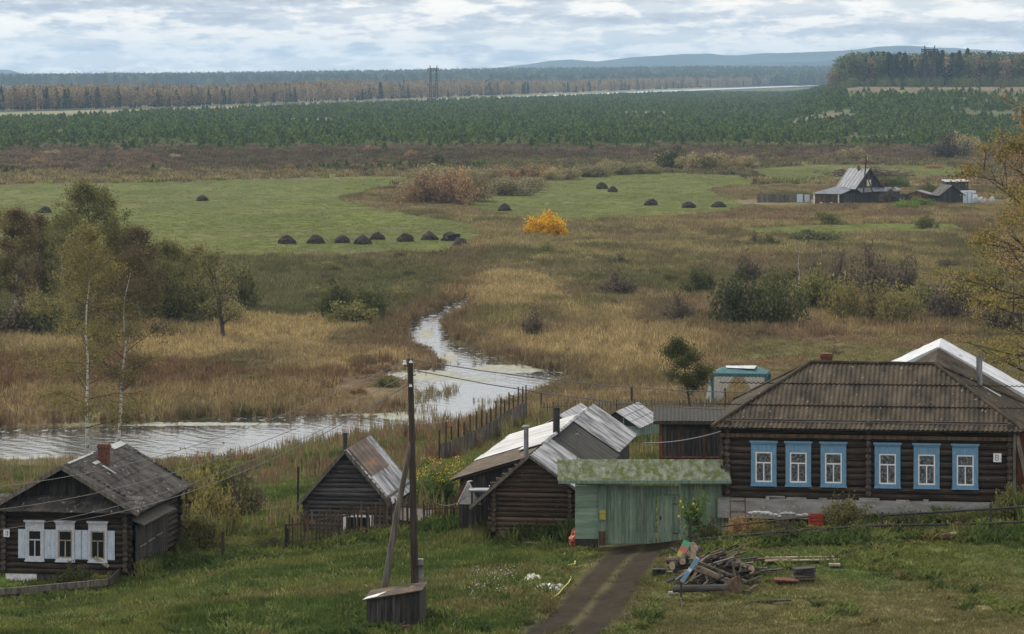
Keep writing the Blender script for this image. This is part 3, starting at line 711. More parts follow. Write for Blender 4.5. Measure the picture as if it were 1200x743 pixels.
for i, xx in enumerate((-1.24, .03, 1.38)):
    wd = window(lh, xx, .92, .58, 1.12, -.13, 'paint_lilac', 'plank_pale' if i else 'paint_lilac', surround=.10, head=.33, cornice=.05, glass='glass')
    for s_ in (-1, 1):
        s = MB(); x0 = xx+s_*(.29+.10+.155); s.box(x0-.15, x0+.15, -.165, -.135, .88, 2.06)
        for zz in (.93, 1.44): s.box(x0-.11, x0+.11, -.185, -.166, zz, zz+.07)
        for zz in (.93+.10, 1.54): s.box(x0-.10, x0+.10, -.178, -.166, zz, zz+.38)
        s.build('shutter', wd, mat='paint_pale_blue')
sign(lh, -2.50, 1.75, -.31, .25, .30, '18')
mb = MB().mat('plank_pale').beam((1.25, -.2, .98), (1.85, -.22, .62), .05, .13); mb.build('loose_board', lh)
# planked porch along the right wall with slit gaps
mb = MB().mat('plank_dark')
for i in range(14):
    y = .1+i*.37
    mb.box(W/2+.34, W/2+.385, y, y+.35, .0+.02*(i % 3), 2.25)
mb.mat('plank_pale')
for i in range(3): mb.box(W/2+.386, W/2+.40, .7+i*1.35, 1.7+i*1.35, 1.30+.04*i, 1.345+.04*i)
mb.mat('plank_grey').slab([(W/2+.2, 0, 2.5), (W/2+.75, 0, 2.3), (W/2+.75, 5.3, 2.3), (W/2+.2, 5.3, 2.5)], .04)
mb.build('plank_porch', lh)

# ---- bath house in the middle ---------------------------------------------------------------------
obh = at(406, 622, 150.0)
bh = root('bath_house', obh, YAW, 'small grey log bath house with a steep patched tin roof and one white window', 'bath house')
W, Lh = 3.55, 5.6; zw = 1.25; zp = at(397, 526, 150).z-obh.z; offx = 0.0
rise = 2.02; z0 = zp-rise-.08
mb = MB().mat('log_wood_grey')
logs(mb, (-W/2, 0), (W/2, 0), -.2, z0, .2, .2, rng); logs(mb, (-W/2, Lh), (W/2, Lh), -.2, z0, .2, .2, rng)
for x in (-W/2, W/2): logs(mb, (x, 0), (x, Lh), -.1, z0+.05, .2, .22, rng)
log_gable(mb, W, z0, rise, 0, .2); log_gable(mb, W, z0, rise, Lh, .2)
mb.mat('plank_dark').box(-W/2+.1, W/2-.1, .08, .14, -.2, z0); mb.build('log_wall', bh)
rf = gable_roof(bh, W, Lh, z0, rise, .42, .38, .35, 'metal_sheet', rows=1, wl=.42, amp=.03, name='roof')
sl = math.atan2(rise, W/2); zr = z0+rise
mb = MB().mat('metal_sheet_rust')
T = math.hypot(rise, W/2)
wavy(mb, (W/2*.62, .15, zr-W/2*.62*math.tan(sl)+.135), (0, 1, 0), (-math.cos(sl), 0, math.sin(sl)), 4.4, lambda s: T*.60, amp=.02, wl=.9)
mb.build('rusty_sheet', rf[1])
mb = MB().mat('plank_grey')
for s_ in (-1, 1): mb.beam((0, -.42, zr+.03), (s_*(W/2+.33), -.42, zr+.03-(W/2+.33)*math.tan(sl)), .04, .15)
mb.build('bargeboard', bh)
pipe(bh, -.45, 2.0, zr-.6, zr+.55, .10, 'dark_metal')
wo = MB().mat('paint_white'); x0, x1, a0, a1 = -.12, 1.22, .02, .62
wo.box(x0, x1, -.14, -.06, a1, a1+.10); wo.box(x0, x1, -.14, -.06, a0-.1, a0); wo.box(x0, x0+.14, -.139, -.06, a0, a1); wo.box(x1-.14, x1, -.139, -.06, a0, a1)
wo.box(x0+.6, x0+.66, -.13, -.06, a0, a1); wo = wo.build('window', bh)
mb = MB().box(x0+.1, x1-.1, -.10, -.085, a0, a1); mb.build('pane', wo, mat='glass')
# low lean-to on its right
mb = MB().mat('plank_brown'); boards(mb, W/2+.25, W/2+1.9, -.3, -.3, .55, .15, jit=.03, rng=rng); mb.mat('plank_grey').slab([(W/2+.2, -.45, .62), (W/2+2.0, -.5, .5), (W/2+2.0, .8, .9), (W/2+.2, .8, .98)], .04)
mb.build('lean_to', bh)

# ---- log barn beside the green gate ----------------------------------------------------------------
oba = at(621, 626, 138.0)
ba = root('log_barn', oba, YAW, 'brown log barn with a long patched tin and felt roof beside the green gate', 'barn')
zp = at(621, 534, 138).z-oba.z
W, Lh = 3.1, 21.0
z0 = zp-1.28
mb = MB().mat('log_wood_brown')
logs(mb, (-W/2+.1, 0), (W/2+.1, 0), .1, z0, .21, .22, rng)
for x in (-W/2+.1, W/2+.1): logs(mb, (x, 0), (x, 7), .1, z0, .21, .24, rng)
n = 7
for i in range(n):
    t = (i+.5)/n; mb.tube([(-1.75*(1-t), 0, z0+t*1.3), (1.75*(1-t), 0, z0+t*1.3)], .105, 8)
mb.mat('plank_brown').box(-W/2+.2, W/2, -.16, -.02, -.1, .14)
mb.mat('plank_dark').box(-W/2+.2, W/2, .08, .14, -.1, z0); mb.build('log_wall', ba)
mb = MB().mat('plank_dark'); mb.box(-1.5, 1.75, 7, 20.8, -.6, z0); mb.build('plank_wall', ba)
pr = math.atan2(1.36, 2.02); T1 = 2.5
def bslope(y0, y1, sgn, T, pit, mat, wl, amp, dz=.0, rows=1, sub=4, name='roof'):
    mb = MB().mat(mat); c_, s_ = math.cos(pit), math.sin(pit)
    wavy(mb, (sgn*T*c_, y0, zp-T*s_+dz), (0, 1, 0), (-sgn*c_, 0, s_), y1-y0, lambda s: T, amp=amp, wl=wl, rows=rows, sub=sub, rag=.08, rng=rng)
    mb.mat('plank_dark').slab([(sgn*T*c_, y0+.02, zp-T*s_+dz-.05), (sgn*T*c_, y1-.02, zp-T*s_+dz-.05), (0, y1-.02, zp+dz-.05), (0, y0+.02, zp+dz-.05)], .04)
    return mb.build(name, ba)
r1 = bslope(-.35, 6.2, 1, T1, pr, 'metal_sheet', 1.0, .075, .02)
r2 = bslope(6.0, 13.8, 1, T1*1.0, pr, 'felt_dark', .9, .008, -.03)
r3 = bslope(13.7, 21.3, 1, T1, pr, 'metal_sheet', 1.0, .075, .03)
r4 = bslope(-.35, 21.3, -1, 3.05, R(41), 'slate_dark', .3, .02, 0)
mb = MB().mat('plank_grey')
mb.beam((0, -.4, zp+.03), (-2.42, -.4, zp-2.12), .05, .13); mb.beam((.02, -.4, zp+.03), (2.12, -.4, zp-1.42), .05, .10); mb.build('bargeboard', ba)
mb = MB().mat('metal_sheet'); mb.tube([(0, 4+i*2.5, zp+.05+.02*math.sin(i*2)) for i in range(7)], .09, 5); mb.build('ridge_cap', r1)
pipe(ba, -.28, .9, zp-.4, zp+1.02, .10, 'grey_metal', True)
pipe(ba, .0, 8.2, zp-.4, zp+1.12, .15, 'dark_metal')
mb = MB().mat('grey_metal'); mb.tube([(1.35, 4.6, zp-1.2), (1.35, 4.6, zp+.38)], .022, 6); mb.tube([(1.35, 4.6, zp+.36), (1.9, 4.9, zp+.26)], .012, 5); mb.tube([(1.3, 4.6, zp+.36), (1.4, 4.6, zp+.42)], .05, 6)
mb.build('bracket', ba)
# ---- low shed joined to the barn's left, rust brown and white sheets --------------------------------
A = at(528, 562, 142.5); 
ls = root('low_shed', Vector((A.x, A.y, H(A.x, A.y))), YAW, 'low single-slope shed left of the barn, roofed in brown felt and white tin', 'shed')
h0 = A.z-ls.location.z
def ms(y0, y1, mat, dz, wl, amp, w=3.15, r=.98):
    mb = MB().mat(mat); ln = math.hypot(w, r)
    wavy(mb, (0, y0, h0+dz), (0, 1, 0), (w, 0, r), y1-y0, lambda s: ln, amp=amp, wl=wl, rows=1, rag=.1, rng=rng)
    mb.mat('plank_dark').slab([(0, y0+.02, h0+dz-.06), (w, y0+.02, h0+dz-.06+r), (w, y1-.02, h0+dz-.06+r), (0, y1-.02, h0+dz-.06)], .05)
    return mb.build('roof', ls)
ms(0, 7.0, 'rust_roof', .0, 1.1, .012); rw = ms(6.9, 17.6, 'white_sheet', .04, .33, .02)
mb = MB().mat('white_sheet').slab([(2.2, 4.3, h0+.78), (3.6, 4.3, h0+1.2), (3.9, 9, h0+1.3), (2.4, 9.2, h0+.86)], .03); mb.build('loose_sheet', rw)
mb = MB().mat('plank_dark'); boards(mb, .35, 3.1, .35, -.2, 1, .17, top=lambda x: h0+x*.31-.1, rng=rng); mb.box(.35, .40, .4, 17.3, -.5, h0+.02); boards(mb, .35, 3.1, 17.3, -.4, 1, .17, top=lambda x: h0+x*.31-.1, rng=rng)
mb.build('wall', ls)

# ---- green gate -------------------------------------------------------------------------------------
og = at(655, 640, 134.0); og.z = 11.35
gt = root('yard_gate', og, 0, 'weathered green plank gate with a mossy slate canopy between barn and house', 'gate')
s = 134/4000
def gx(px): return (px-655)*s
def gz(py): return at(0, py, 134.0).z-11.35
mb = MB().mat('mossy_slate')
wavy(mb, (gx(653), -.75, gz(561)+.03), (1, 0, 0), (0, .86, .50), gx(855)-gx(653), lambda q: 1.36, amp=.008, wl=.30, rows=1, sub=4, rag=.02)
mb.mat('plank_dark').slab([(gx(654), -.73, gz(561)), (gx(854), -.73, gz(561)), (gx(854), .43, gz(561)+.66), (gx(654), .43, gz(561)+.66)], .05)
mb.mat('paint_green').box(gx(654), gx(856), -.78, -.74, gz(561)-.10, gz(561)+.03)
mb.box(gx(673), gx(853), -.20, .1, gz(566), gz(562)+.05)
mb.build('roof', gt)
mb = MB().mat('paint_green_horizontal'); boards(mb, gx(674), gx(701), 0, .25, gz(566), .30, .03, horiz=True, rng=rng); mb.mat('plank_dark').box(gx(674), gx(701), -.02, .02, -.2, .25); mb.build('side_panel', gt)
for a, b in ((701, 710.5), (797, 806)):
    mb = MB().mat('paint_green'); mb.box(gx(a), gx(b), -.14, .14, .0, gz(566)); 
    if a < 750: mb.mat('plank_brown').box(gx(a)+.02, gx(b)-.02, -.155, -.141, .0, .56)
    else: mb.box(gx(a)-.03, gx(b)+.03, -.16, .16, .0, .2)
    mb.build('post', gt)
mb = MB().mat('paint_green'); boards(mb, gx(711), gx(769), -.02, .06, gz(569), .155, .02, jit=.012, rng=rng); mb.box(gx(711), gx(797), .03, .07, .5, .62); mb.box(gx(711), gx(797), .03, .07, 1.9, 2.02)
boards(mb, gx(769), gx(796.5), -.02, gz(579), gz(569), .155, .02, jit=0, rng=rng)
leaf_ = mb.build('gate_leaf', gt)
mb = MB().mat('paint_green'); boards(mb, gx(770), gx(795.5), -.045, .08, gz(581), .145, .018, jit=.005, rng=rng); mb.mat('dark_metal').box(gx(773), gx(775), -.085, -.06, 1.0, 1.14)
mb.box(gx(795.5)-.25, gx(795.5), -.075, -.065, .45, .49); mb.box(gx(795.5)-.25, gx(795.5), -.075, -.065, 1.6, 1.64)
mb.build('wicket_door', leaf_)
mb = MB().mat('paint_green'); boards(mb, gx(806.5), gx(854), .0, .55, gz(566), .15, .02, jit=.02, rng=rng); boards(mb, gx(806.5), gx(840), .02, .0, .6, .15, .015, jit=.02, rng=rng); mb.build('side_panel', gt)
mb = MB().mat('yellow_paint'); mb.box(gx(702.5), gx(709.5), -.27, -.142, gz(608), gz(600)); mb.hexa([(gx(702), -.30, gz(600)), (gx(710), -.30, gz(600)), (gx(710), -.142, gz(600)), (gx(702), -.142, gz(600))], [(gx(703), -.2, gz(597.5)), (gx(709), -.2, gz(597.5)), (gx(709), -.142, gz(597)), (gx(703), -.142, gz(597))])
tag(mb.build('mailbox', None), 'small yellow metal mailbox hung on the left post of the green gate', 'mailbox').location = og
mb = MB().mat('white_sheet')
for i in range(5): mb.box(gx(770+i*5), gx(773.5+i*5), -.22, -.1, .0, .05+.03*(i % 2))
mb.build('threshold', gt)

# ---- dark plank shed between gate and big house -----------------------------------------------------
o = at(768, 530, 166.0); zg = H(o.x, o.y)
ds = root('plank_shed', Vector((o.x, o.y, zg)), YAW*.3, 'dark lean plank shed with a flat tin roof behind the green gate', 'shed')
ht = at(0, 492, 166).z-zg
mb = MB().mat('plank_dark'); boards(mb, .35, 3.55, .0, -.2, ht-.12, .15, jit=.04, rng=rng); boards(mb, .2, 3.5, 3.6, -.2, ht-.3, .15, rng=rng); mb.box(.2, .25, 0, 3.6, -.2, ht-.2); mb.box(3.5, 3.55, 0, 3.6, -.2, ht-.2)
mb.mat('plank_red'); mb.box(.18, .34, -.06, .06, -.2, ht-.1); mb.box(1.1, 1.2, -.07, -.04, 0, ht-.3); mb.box(2.3, 2.4, -.07, -.04, 0, ht-.3); mb.box(.35, 3.5, -.07, -.04, ht*.42, ht*.42+.09)
mb.build('wall', ds)
mb = MB().mat('felt_dark'); wavy(mb, (-.1, -.45, ht), (1, 0, 0), (0, 1, .06), 3.9, lambda q: 4.4, amp=.02, wl=.19); mb.mat('plank_dark').box(-.1, 3.8, -.44, -.38, ht-.17, ht-.02)
mb.build('roof', ds)

# ---- two greenhouses ---------------------------------------------------------------------------------
def greenhouse(pr_, D, zr_, L_, label, yaw):
    o = at(pr_, zr_, D); zg = min(H(o.x, o.y), H(o.x+1, o.y+L_)); g = root('greenhouse', Vector((o.x, o.y, zg)), yaw, label, 'greenhouse', 'greenhouses in the yard')
    h = o.z-zg; W_ = 2.7; rs = .85; e = h-rs
    for s_ in (-1, 1):
        mb = MB().mat('metal_sheet'); n_ = 6
        for i in range(n_):
            y0 = -.15+i*(L_+.3)/n_; y1 = y0+(L_+.3)/n_-.03
            mb.slab([(s_*(W_/2+.12), y0, e-.07), (s_*(W_/2+.12), y1, e-.07), (0, y1, h+.002*i), (0, y0, h+.002*i)], .02)
        for t in (.33, .66): mb.beam((s_*(W_/2)*t, -.15, h-rs*t+.02), (s_*(W_/2)*t, L_+.15, h-rs*t+.02), .03, .02)
        mb.build('roof', g)
    mb = MB().mat('paint_green')
    for y in (0, L_):
        for x in (-W_/2, -.45, .45, W_/2): mb.box(x-.03, x+.03, y-.03, y+.03, -.3, e+.02 if abs(x) > 1 else e+.5)
        mb.box(-W_/2, W_/2, y-.025, y+.025, e-.05, e+.01)
    k = int(L_/.45)
    for i in range(k+1):
        for x in (-W_/2, W_/2): mb.box(x-.025, x+.025, i*L_/k-.025, i*L_/k+.025, -.3, e)
    mb.build('frame', g)
    mb = MB().mat('green_glass'); mb.box(-W_/2+.03, W_/2-.03, -.005, .005, -.3, e-.05); mb.box(-W_/2+.03, W_/2-.03, L_-.005, L_+.005, -.3, e-.05)
    for x in (-W_/2, W_/2): mb.box(x-.004, x+.004, .03, L_-.03, -.3, e-.02)
    mb.mat('plank_dark').add([(-W_/2, .0, e), (W_/2, .0, e), (0, .0, h-.04), (-W_/2, .03, e), (W_/2, .03, e), (0, .03, h-.04)], [(0,1,2), (3,5,4), (0,3,4,1), (1,4,5,2), (2,5,3,0)])
    mb.build('glazing', g); return g
greenhouse(655, 206, 486.5, 7.6, 'greenhouse with a tin roof left of the barn ridge, beside the picket fence', -R(11))
greenhouse(722, 198, 482, 5.6, 'shorter greenhouse with a tin roof and green slats right of the barn ridge', -R(15))

# ---- party tent -----------------------------------------------------------------------------------------
o = P(866, 250); pv = root('party_tent', o, YAW, 'white and teal garden party tent with tied-back net curtains behind the fence', 'tent')
zt = at(0, 431, 250).z-o.z; W_, D_, e = 4.0, 3.0, zt-.42
mb = MB().mat('teal_cloth')
def quad(a, b, c, d): mb.slab([a, b, c, d], .02)
x0, x1, y0, y1 = -2.0, 2.0, 0, D_
mb.add([(x0,y0,e),(x1,y0,e),(x1,y1,e),(x0,y1,e),(-1.1,1.4,zt),(1.1,1.4,zt+.05)], [(0,1,5,4),(1,2,5),(2,3,4,5),(3,0,4)])
for a, b in (((x0,y0),(x1,y0)),((x1,y0),(x1,y1)),((x1,y1),(x0,y1)),((x0,y1),(x0,y0))):
    mb.beam((a[0], a[1], e-.13), (b[0], b[1], e-.13), .03, .26)
for x in (x0, x1):
    for y in (y0, y1): mb.box(x-.12, x+.12, y-.04, y+.04, 0, e-.2)
mb.mat('white_tarp').add([(-1.0,.9,zt-.08),(1.1,.5,zt-.10),(1.2,1.3,zt+.07),(-1.1,1.4,zt+.03)], [(0,1,2,3)])
mb.build('canopy', pv)
mb = MB().mat('net_cloth')
def curtain(mb, xa, xb, y, top, tie, out):
    V = []; Fs = []; n_ = 18; m_ = 8
    for j in range(m_+1):
        t = j/m_; wd_ = 1-(.16+.72*t**.9 if out else 0)
        for i in range(n_+1):
            x = xa+(xb-xa)*i/n_*wd_; V.append((x, y+.05*math.sin(i*1.9), top*(1-t)+.05))
    for j in range(m_):
        for i in range(n_): k = j*(n_+1)+i; Fs.append((k, k+1, k+n_+2, k+n_+1))
    mb.add(V, Fs)
curtain(mb, -1.85, 0, -.02, e-.28, 0, True); curtain(mb, 1.85, 0, -.02, e-.28, 0, True); mb.build('curtain', pv)
mb = MB().mat('white_tarp'); mb.slab([(x0-.05, 0, e-.05), (x0-.5, -.1, .05), (x0-.5, 2.9, .05), (x0-.05, 3, e-.05)], .02); mb.add([(x0-.03,-.03,e-.1),(x0-.62,-.06,.05),(x0-.03,-.06,.05),(x0-.03,-.01,e-.1),(x0-.62,-.03,.05),(x0-.03,-.03,.05)], [(0,1,2),(3,5,4),(0,3,4,1),(1,4,5,2)]); mb.build('side_sheet', pv)

# ---- instrument/cover hut at the pole foot ---------------------------------------------------------------
o = at(430, 737, 115.0); zg = H(o.x+1, o.y)
hb = root('well_hut', Vector((o.x, o.y, zg)), YAW, 'little black plank hut with a rusty sloping lid at the foot of the utility pole', 'hut')
s = 115/4000; w_ = 63*s; hl = at(0, 702, 115).z-zg; hr_ = at(0, 690, 115).z-zg
mb = MB().mat('plank_dark'); boards(mb, 0, w_, 0, -.1, 1, .17, .02, top=lambda x: hl+(hr_-hl)*x/w_-.04, rng=rng); boards(mb, 0, w_, 1.2, -.1, 1, .17, .02, top=lambda x: hl+(hr_-hl)*x/w_-.04, rng=rng)
mb.box(0, .03, 0, 1.2, -.1, hl-.06); mb.box(w_-.03, w_, 0, 1.2, -.1, hr_-.06); mb.build('wall', hb)
mb = MB().mat('rust_roof').slab([(-.1, -.14, hl), (w_+.1, -.14, hr_+.03), (w_+.05, 1.3, hr_+.10), (-.1, 1.3, hl+.12)], .04); mb.mat('whitewash').slab([(-.12, -.15, hl+.012), (.35, -.15, hl+.12), (.55, .6, hl+.18), (.0, .2, hl+.06)], .02); mb.build('lid', hb)
bgrp = 'bricks by the hut'
for i, (px, py, dz) in enumerate(((469,737,0),(474,739,0),(478,735,0),(471,733,.09),(476,731,.16))):
    q = at(px, py, 113.6); mb = MB(); a = .13; mb.box(-.13, .13, -.06, .06, 0, .085); mb.box(-.128, .128, -.058, .058, .085, .088)
    b_ = mb.build('brick', None, mat='brick'); b_.location = (q.x, q.y, H(q.x, q.y)+.02+dz*1.1); b_.rotation_euler = (R(rng.uniform(-6, 6)), R(rng.uniform(-8, 8)), R(rng.uniform(-40, 40)))
    tag(b_, 'loose red brick in the small heap against the front of the black hut', 'brick', bgrp)

# ================================================================== POLES, WIRES, FENCES
base = P(487, 117.0); top = at(480.5, 420, 117.0)
up = root('utility_pole', base, 0, 'tall dark wooden utility pole with white insulators and a leaning brace', 'utility pole')
tl = top-base
mb = MB().mat('pole_wood'); mb.tube([(0,0,-.3), tl*.35, tl*.7+Vector((.01,0,0)), tl], [.14,.125,.11,.10], 10); mb.build('pole', up)
bt = at(482, 517, 117.0)-base; bf = at(446, 698, 116.6)-base
mb = MB().mat('brace_wood'); mb.tube([bf+Vector((0,0,-.6)), bf.lerp(bt, .5), bt], [.12, .105, .085], 8); mb.build('brace', up)
mb = MB().mat('concrete'); q = at(493, 655, 117.2)-base; mb.box(q.x-.09, q.x+.09, .12, .3, -.3, q.z); mb.mat('dark_metal').box(-.14, q.x+.10, -.12, .32, q.z-.22, q.z-.17); mb.box(-.14, q.x+.1, -.12, .32, .7, .75); mb.build('concrete_stub', up)
ins = []
for k, (px, py) in enumerate(((474,426),(481,424),(487,437),(481,452))):
    q = at(px, py, 116.85)-base; c_ = tl*(q.z/tl.z); ih = MB().mat('dark_metal'); ih.tube([(c_.x, 0, q.z-.12), (q.x, -.05, q.z-.08), (q.x, -.05, q.z-.02)], .018, 5)
    ih.mat('insulator'); ih.tube([(q.x, -.05, q.z-.04), (q.x, -.05, q.z+.02), (q.x, -.05, q.z+.10)], [.075, .06, .045], 8); ih.build('insulator', up); ins.append(q+base+Vector((0, 0, .08)))
def wire(a, b, sag, r, label, grp='overhead wires'):
    a, b = Vector(a), Vector(b); mb = MB(); mb.tube([a.lerp(b, i/16)-Vector((0, 0, sag*4*(i/16)*(1-i/16))) for i in range(17)], r, 4)
    return tag(mb.build('wire', None, mat='wire'), label, 'wire', grp)
wl_ = 'thin overhead wire from the utility pole across the roof of the left log house'
wire(ins[0], at(-60, 575, 128), .9, .010, wl_); wire(ins[2], at(-60, 602, 126), 1.0, .010, wl_); wire(ins[3], at(-60, 627, 124), 1.0, .010, wl_)
wire(ins[3], at(75, 612, 137.6), .8, .013, 'service wire from the utility pole to the wall of the left log house')
wire(ins[1], at(1350, 384, 190), 2.2, .018, 'thin overhead wire running right from the pole over the tall grass', 'wires to the right')
wire(ins[2], at(1350, 392, 190), 2.6, .018, 'second overhead wire running right from the pole just under the first', 'wires to the right')
wire(at(755, 519, 158), at(850, 504, 135), .15, .022, 'pale cable strung from the barn roof to the big log house')
wire(at(496, 580, 118), at(545, 583, 142), .35, .016, 'slack wire from the utility pole to the low shed')
def fence(name, pts, h, label, post_h, post_every, mat, w=.11, gap=.05, jit=.05, posts_mat='pole_wood', rails=(.3, .75), lean=.04, cat='fence', pr=.055, group=None, railmat=None, rt=.07):
    """pickets follow the ground along a polyline of world xy points"""
    pts = [Vector((p.x, p.y, 0)) for p in pts]; r0 = pts[0]; z0_ = H(r0.x, r0.y)
    f = root(name, (r0.x, r0.y, z0_), 0, label, cat, group); pk = MB().mat(mat); rl = MB().mat(railmat or mat); d = 0; total = 0; pn = []
    for a, b in zip(pts[:-1], pts[1:]):
        L_ = (b-a).length; u = (b-a)/L_; n_ = Vector((-u.y, u.x, 0)); k = int(L_/(w+gap)); zs = terr(np.array([(a+u*(L_*i/max(k, 1))).x for i in range(k+1)]), np.array([(a+u*(L_*i/max(k, 1))).y for i in range(k+1)]))
        if w > 0:
            for i in range(k):
                p = a+u*(i*(w+gap)); g_ = zs[i]-z0_; q = p-r0; t_ = rng.uniform(-lean, lean); hh = h*(1+rng.uniform(-jit, jit)); ww = w*rng.uniform(.85, 1.1)
                B = [q-n_*.012, q+u*ww-n_*.012, q+u*ww+n_*.012, q+n_*.012]; T_ = [v+u*t_+n_*rng.uniform(-.02, .02) for v in B]
                pk.hexa([(v.x, v.y, g_-.05) for v in B], [(v.x, v.y, g_+hh*(1 if j in (0, 3) else .97)) for j, v in enumerate(T_)])
        for rz_ in rails:
            for i in range(0, k, 8):
                i2 = min(i+8, k); p1 = a+u*(L_*i/max(k, 1))-r0+n_*.035; p2 = a+u*(L_*i2/max(k, 1))-r0+n_*.035
                rl.beam((p1.x, p1.y, zs[i]-z0_+h*rz_), (p2.x, p2.y, zs[i2]-z0_+h*rz_), rt*.6, rt)
        m_ = max(1, round(L_/post_every))
        for i in range(m_+1): pn.append(a+u*(L_*i/m_)+n_*.08)
    if pk.v: pk.build('pickets', f)
    if rl.v: rl.build('rail', f)
    for p in pn:
        zz = H(p.x, p.y)-z0_; ph = post_h*rng.uniform(.85, 1.15); mb = MB().mat(posts_mat); q = p-r0
        mb.tube([(q.x, q.y, zz-.2), (q.x+rng.uniform(-.05, .05), q.y, zz+ph)], pr, 6); mb.build('post', f)
    return f
fence('picket_fence', [P(338, 145), P(430, 146.3), P(478, 146.6)], 1.6, 'dark leaning picket fence in front of the grey bath house', 1.25, 2.6, 'plank_brown', .075, .095, .10, lean=.05)
fence('picket_fence', [P(496, 146.5), P(566, 144.0)], 1.3, 'dark picket fence between the utility pole and the barn', 1.1, 2.2, 'plank_brown', .07, .11, .12, lean=.07)
fence('picket_fence', [P(566, 143.6), P(589, 142.6)], 1.05, 'short stretch of pale fresh pickets against the barn corner', 1.1, 1.5, 'plank_pale', .07, .09, .08)
fence('board_fence', [P(516, 206), P(560, 217), P(618, 239)], 1.3, 'solid brown board fence with tall posts running down to the river', 2.35, 1.95, 'plank_grey', .15, .01, .04, lean=.01, rails=(.25, .8))
fence('picket_fence', [P(634, 241), P(740, 240), P(850, 238), P(1010, 236)], 1.25, 'long grey picket fence along the back of the yard behind the greenhouses', 2.0, 5.3, 'plank_grey', .085, .12, .08, lean=.05, rails=(.25, .75))
fence('wire_fence', [P(183, 141), P(263, 142.5), P(336, 144.5)], 1.25, 'sagging wire fence on dark posts between the left house and the pickets', 1.3, 2.4, 'wire', 0, .5, rails=(.1, .55, 1.0), pr=.06, railmat='dark_metal', rt=.022)
# low plank garden wall in front of the left house
f = root('garden_fence', P(-10, 134.5), 0, 'low fence of long grey rails around the front garden of the left log house', 'fence')
r0 = f.location.copy()
pts = [at(-60, 697, 133), at(20, 692, 133.5), at(127, 682, 134.2), at(157, 655, 142)]
for i in range(3):
    a, b = pts[i]-r0, pts[i+1]-r0; mb = MB().mat('plank_grey' if i < 2 else 'plank_dark'); mb.beam(a, b, .10, .24); mb.build('rail', f)
    if i: mb = MB().mat('plank_dark'); mb.beam(a-Vector((0, -.03, .32)), b-Vector((0, -.03, .32)), .03, .20); mb.build('lower_board', f)
for p in pts[1:]+[at(52, 690, 133.8)]:
    q = p-r0; zz = H(p.x, p.y)-r0.z; mb = MB().mat('pole_wood'); mb.tube([(q.x, q.y+.1, min(zz, q.z-.7)-.2), (q.x, q.y+.1, q.z+.12)], .07, 7); mb.build('post', f)
# rail fence in front of the big house
f = root('rail_fence', P(812, 129.5), 0, 'rusty pipe rail fence in front of the big log house', 'fence'); r0 = f.location.copy()
lo = [(808,637,129.5),(822,632,129.3),(955,620,129),(1030,616,128.6),(1161,613.5,128),(1215,611,127.8)]
mb = MB().mat('dark_metal'); mb.tube([at(*p)-r0 for p in lo], .045, 6); mb.build('lower_rail', f)
mb = MB().mat('dark_metal'); mb.tube([at(*p)-r0 for p in [(1034,604,128.8),(1161,596.5,128.2),(1215,593,128)]], .05, 6); mb.build('upper_rail', f)
mb = MB().mat('plank_brown'); mb.tube([at(*p)-r0 for p in [(846,617,130.5),(900,611,130.3),(950,605,130.2)]], .035, 6); mb.build('rail_end', f)
for px, py, D in ((809,606,129.5),(1034,600,128.8),(1161,592,128.2),(922,616,129.2)):
    p = at(px, py, D); q = p-r0; mb = MB().mat('dark_metal'); mb.tube([(q.x, q.y, H(p.x, p.y)-r0.z-.2), (q.x, q.y, q.z)], .05, 6); mb.build('post', f)
# a few garden posts
for px, D, hh, lb in ((218,150,2.6,'tall thin garden post behind the left log house'), (349,156,2.6,'thin pole standing in grass left of the bath house'), (222,158,1.4,'short dark garden post right of the left log house')):
    p = P(px, D); mb = MB().mat('pole_wood'); mb.tube([(0,0,-.2), (.02,0,hh)], [.06,.05], 6); o_ = mb.build('garden_post', None); o_.location = p; tag(o_, lb, 'post')
# ================================================================== SMALL THINGS IN THE YARD
def place(o, px, py, D=None, dz=0, rz=0, rx=0, ry=0):
    """stand o on the ground under the given photo pixel"""
    if D is None:
        D = 112.0
        for _ in range(40):
            x = (px-600)/F*D; D2 = (HC-H(x, D))*F/(py-HZ); D = D*.5+D2*.5
    p = P(px, D, dz); o.location = p; o.rotation_euler = (rx, ry, rz); return o
# scrap timber pile: each board is its own thing
base = place(bpy.data.objects.new('x', None), 828, 688).location.copy()
bd = []
for i in range(4):
    mb = MB(); L_ = (1.5, 2.2, .9, 2.9)[i]; w_ = (.12, .10, .16, .09)[i]; mb.box(-L_/2, L_/2, -w_/2, w_/2, -.02, .02)
    mb.add([(L_/2, -w_/2, -.02), (L_/2+.05, -w_/4, -.02), (L_/2+.02, w_/2, -.02), (L_/2, -w_/2, .02), (L_/2+.05, -w_/4, .02), (L_/2+.02, w_/2, .02)], [(0,1,4,3),(1,2,5,4),(0,2,1),(3,4,5)])
    bd.append(mb.build('scrap_board', None, mat=('plank_brown', 'plank_dark', 'plank_dark', 'plank_grey')[i]))
lab = ['brown weathered board tangled in the scrap timber pile', 'long blackened board tangled in the scrap timber pile', 'short blackened board tangled in the scrap timber pile', 'long grey batten lying on the scrap timber pile']
r2 = random.Random(11)
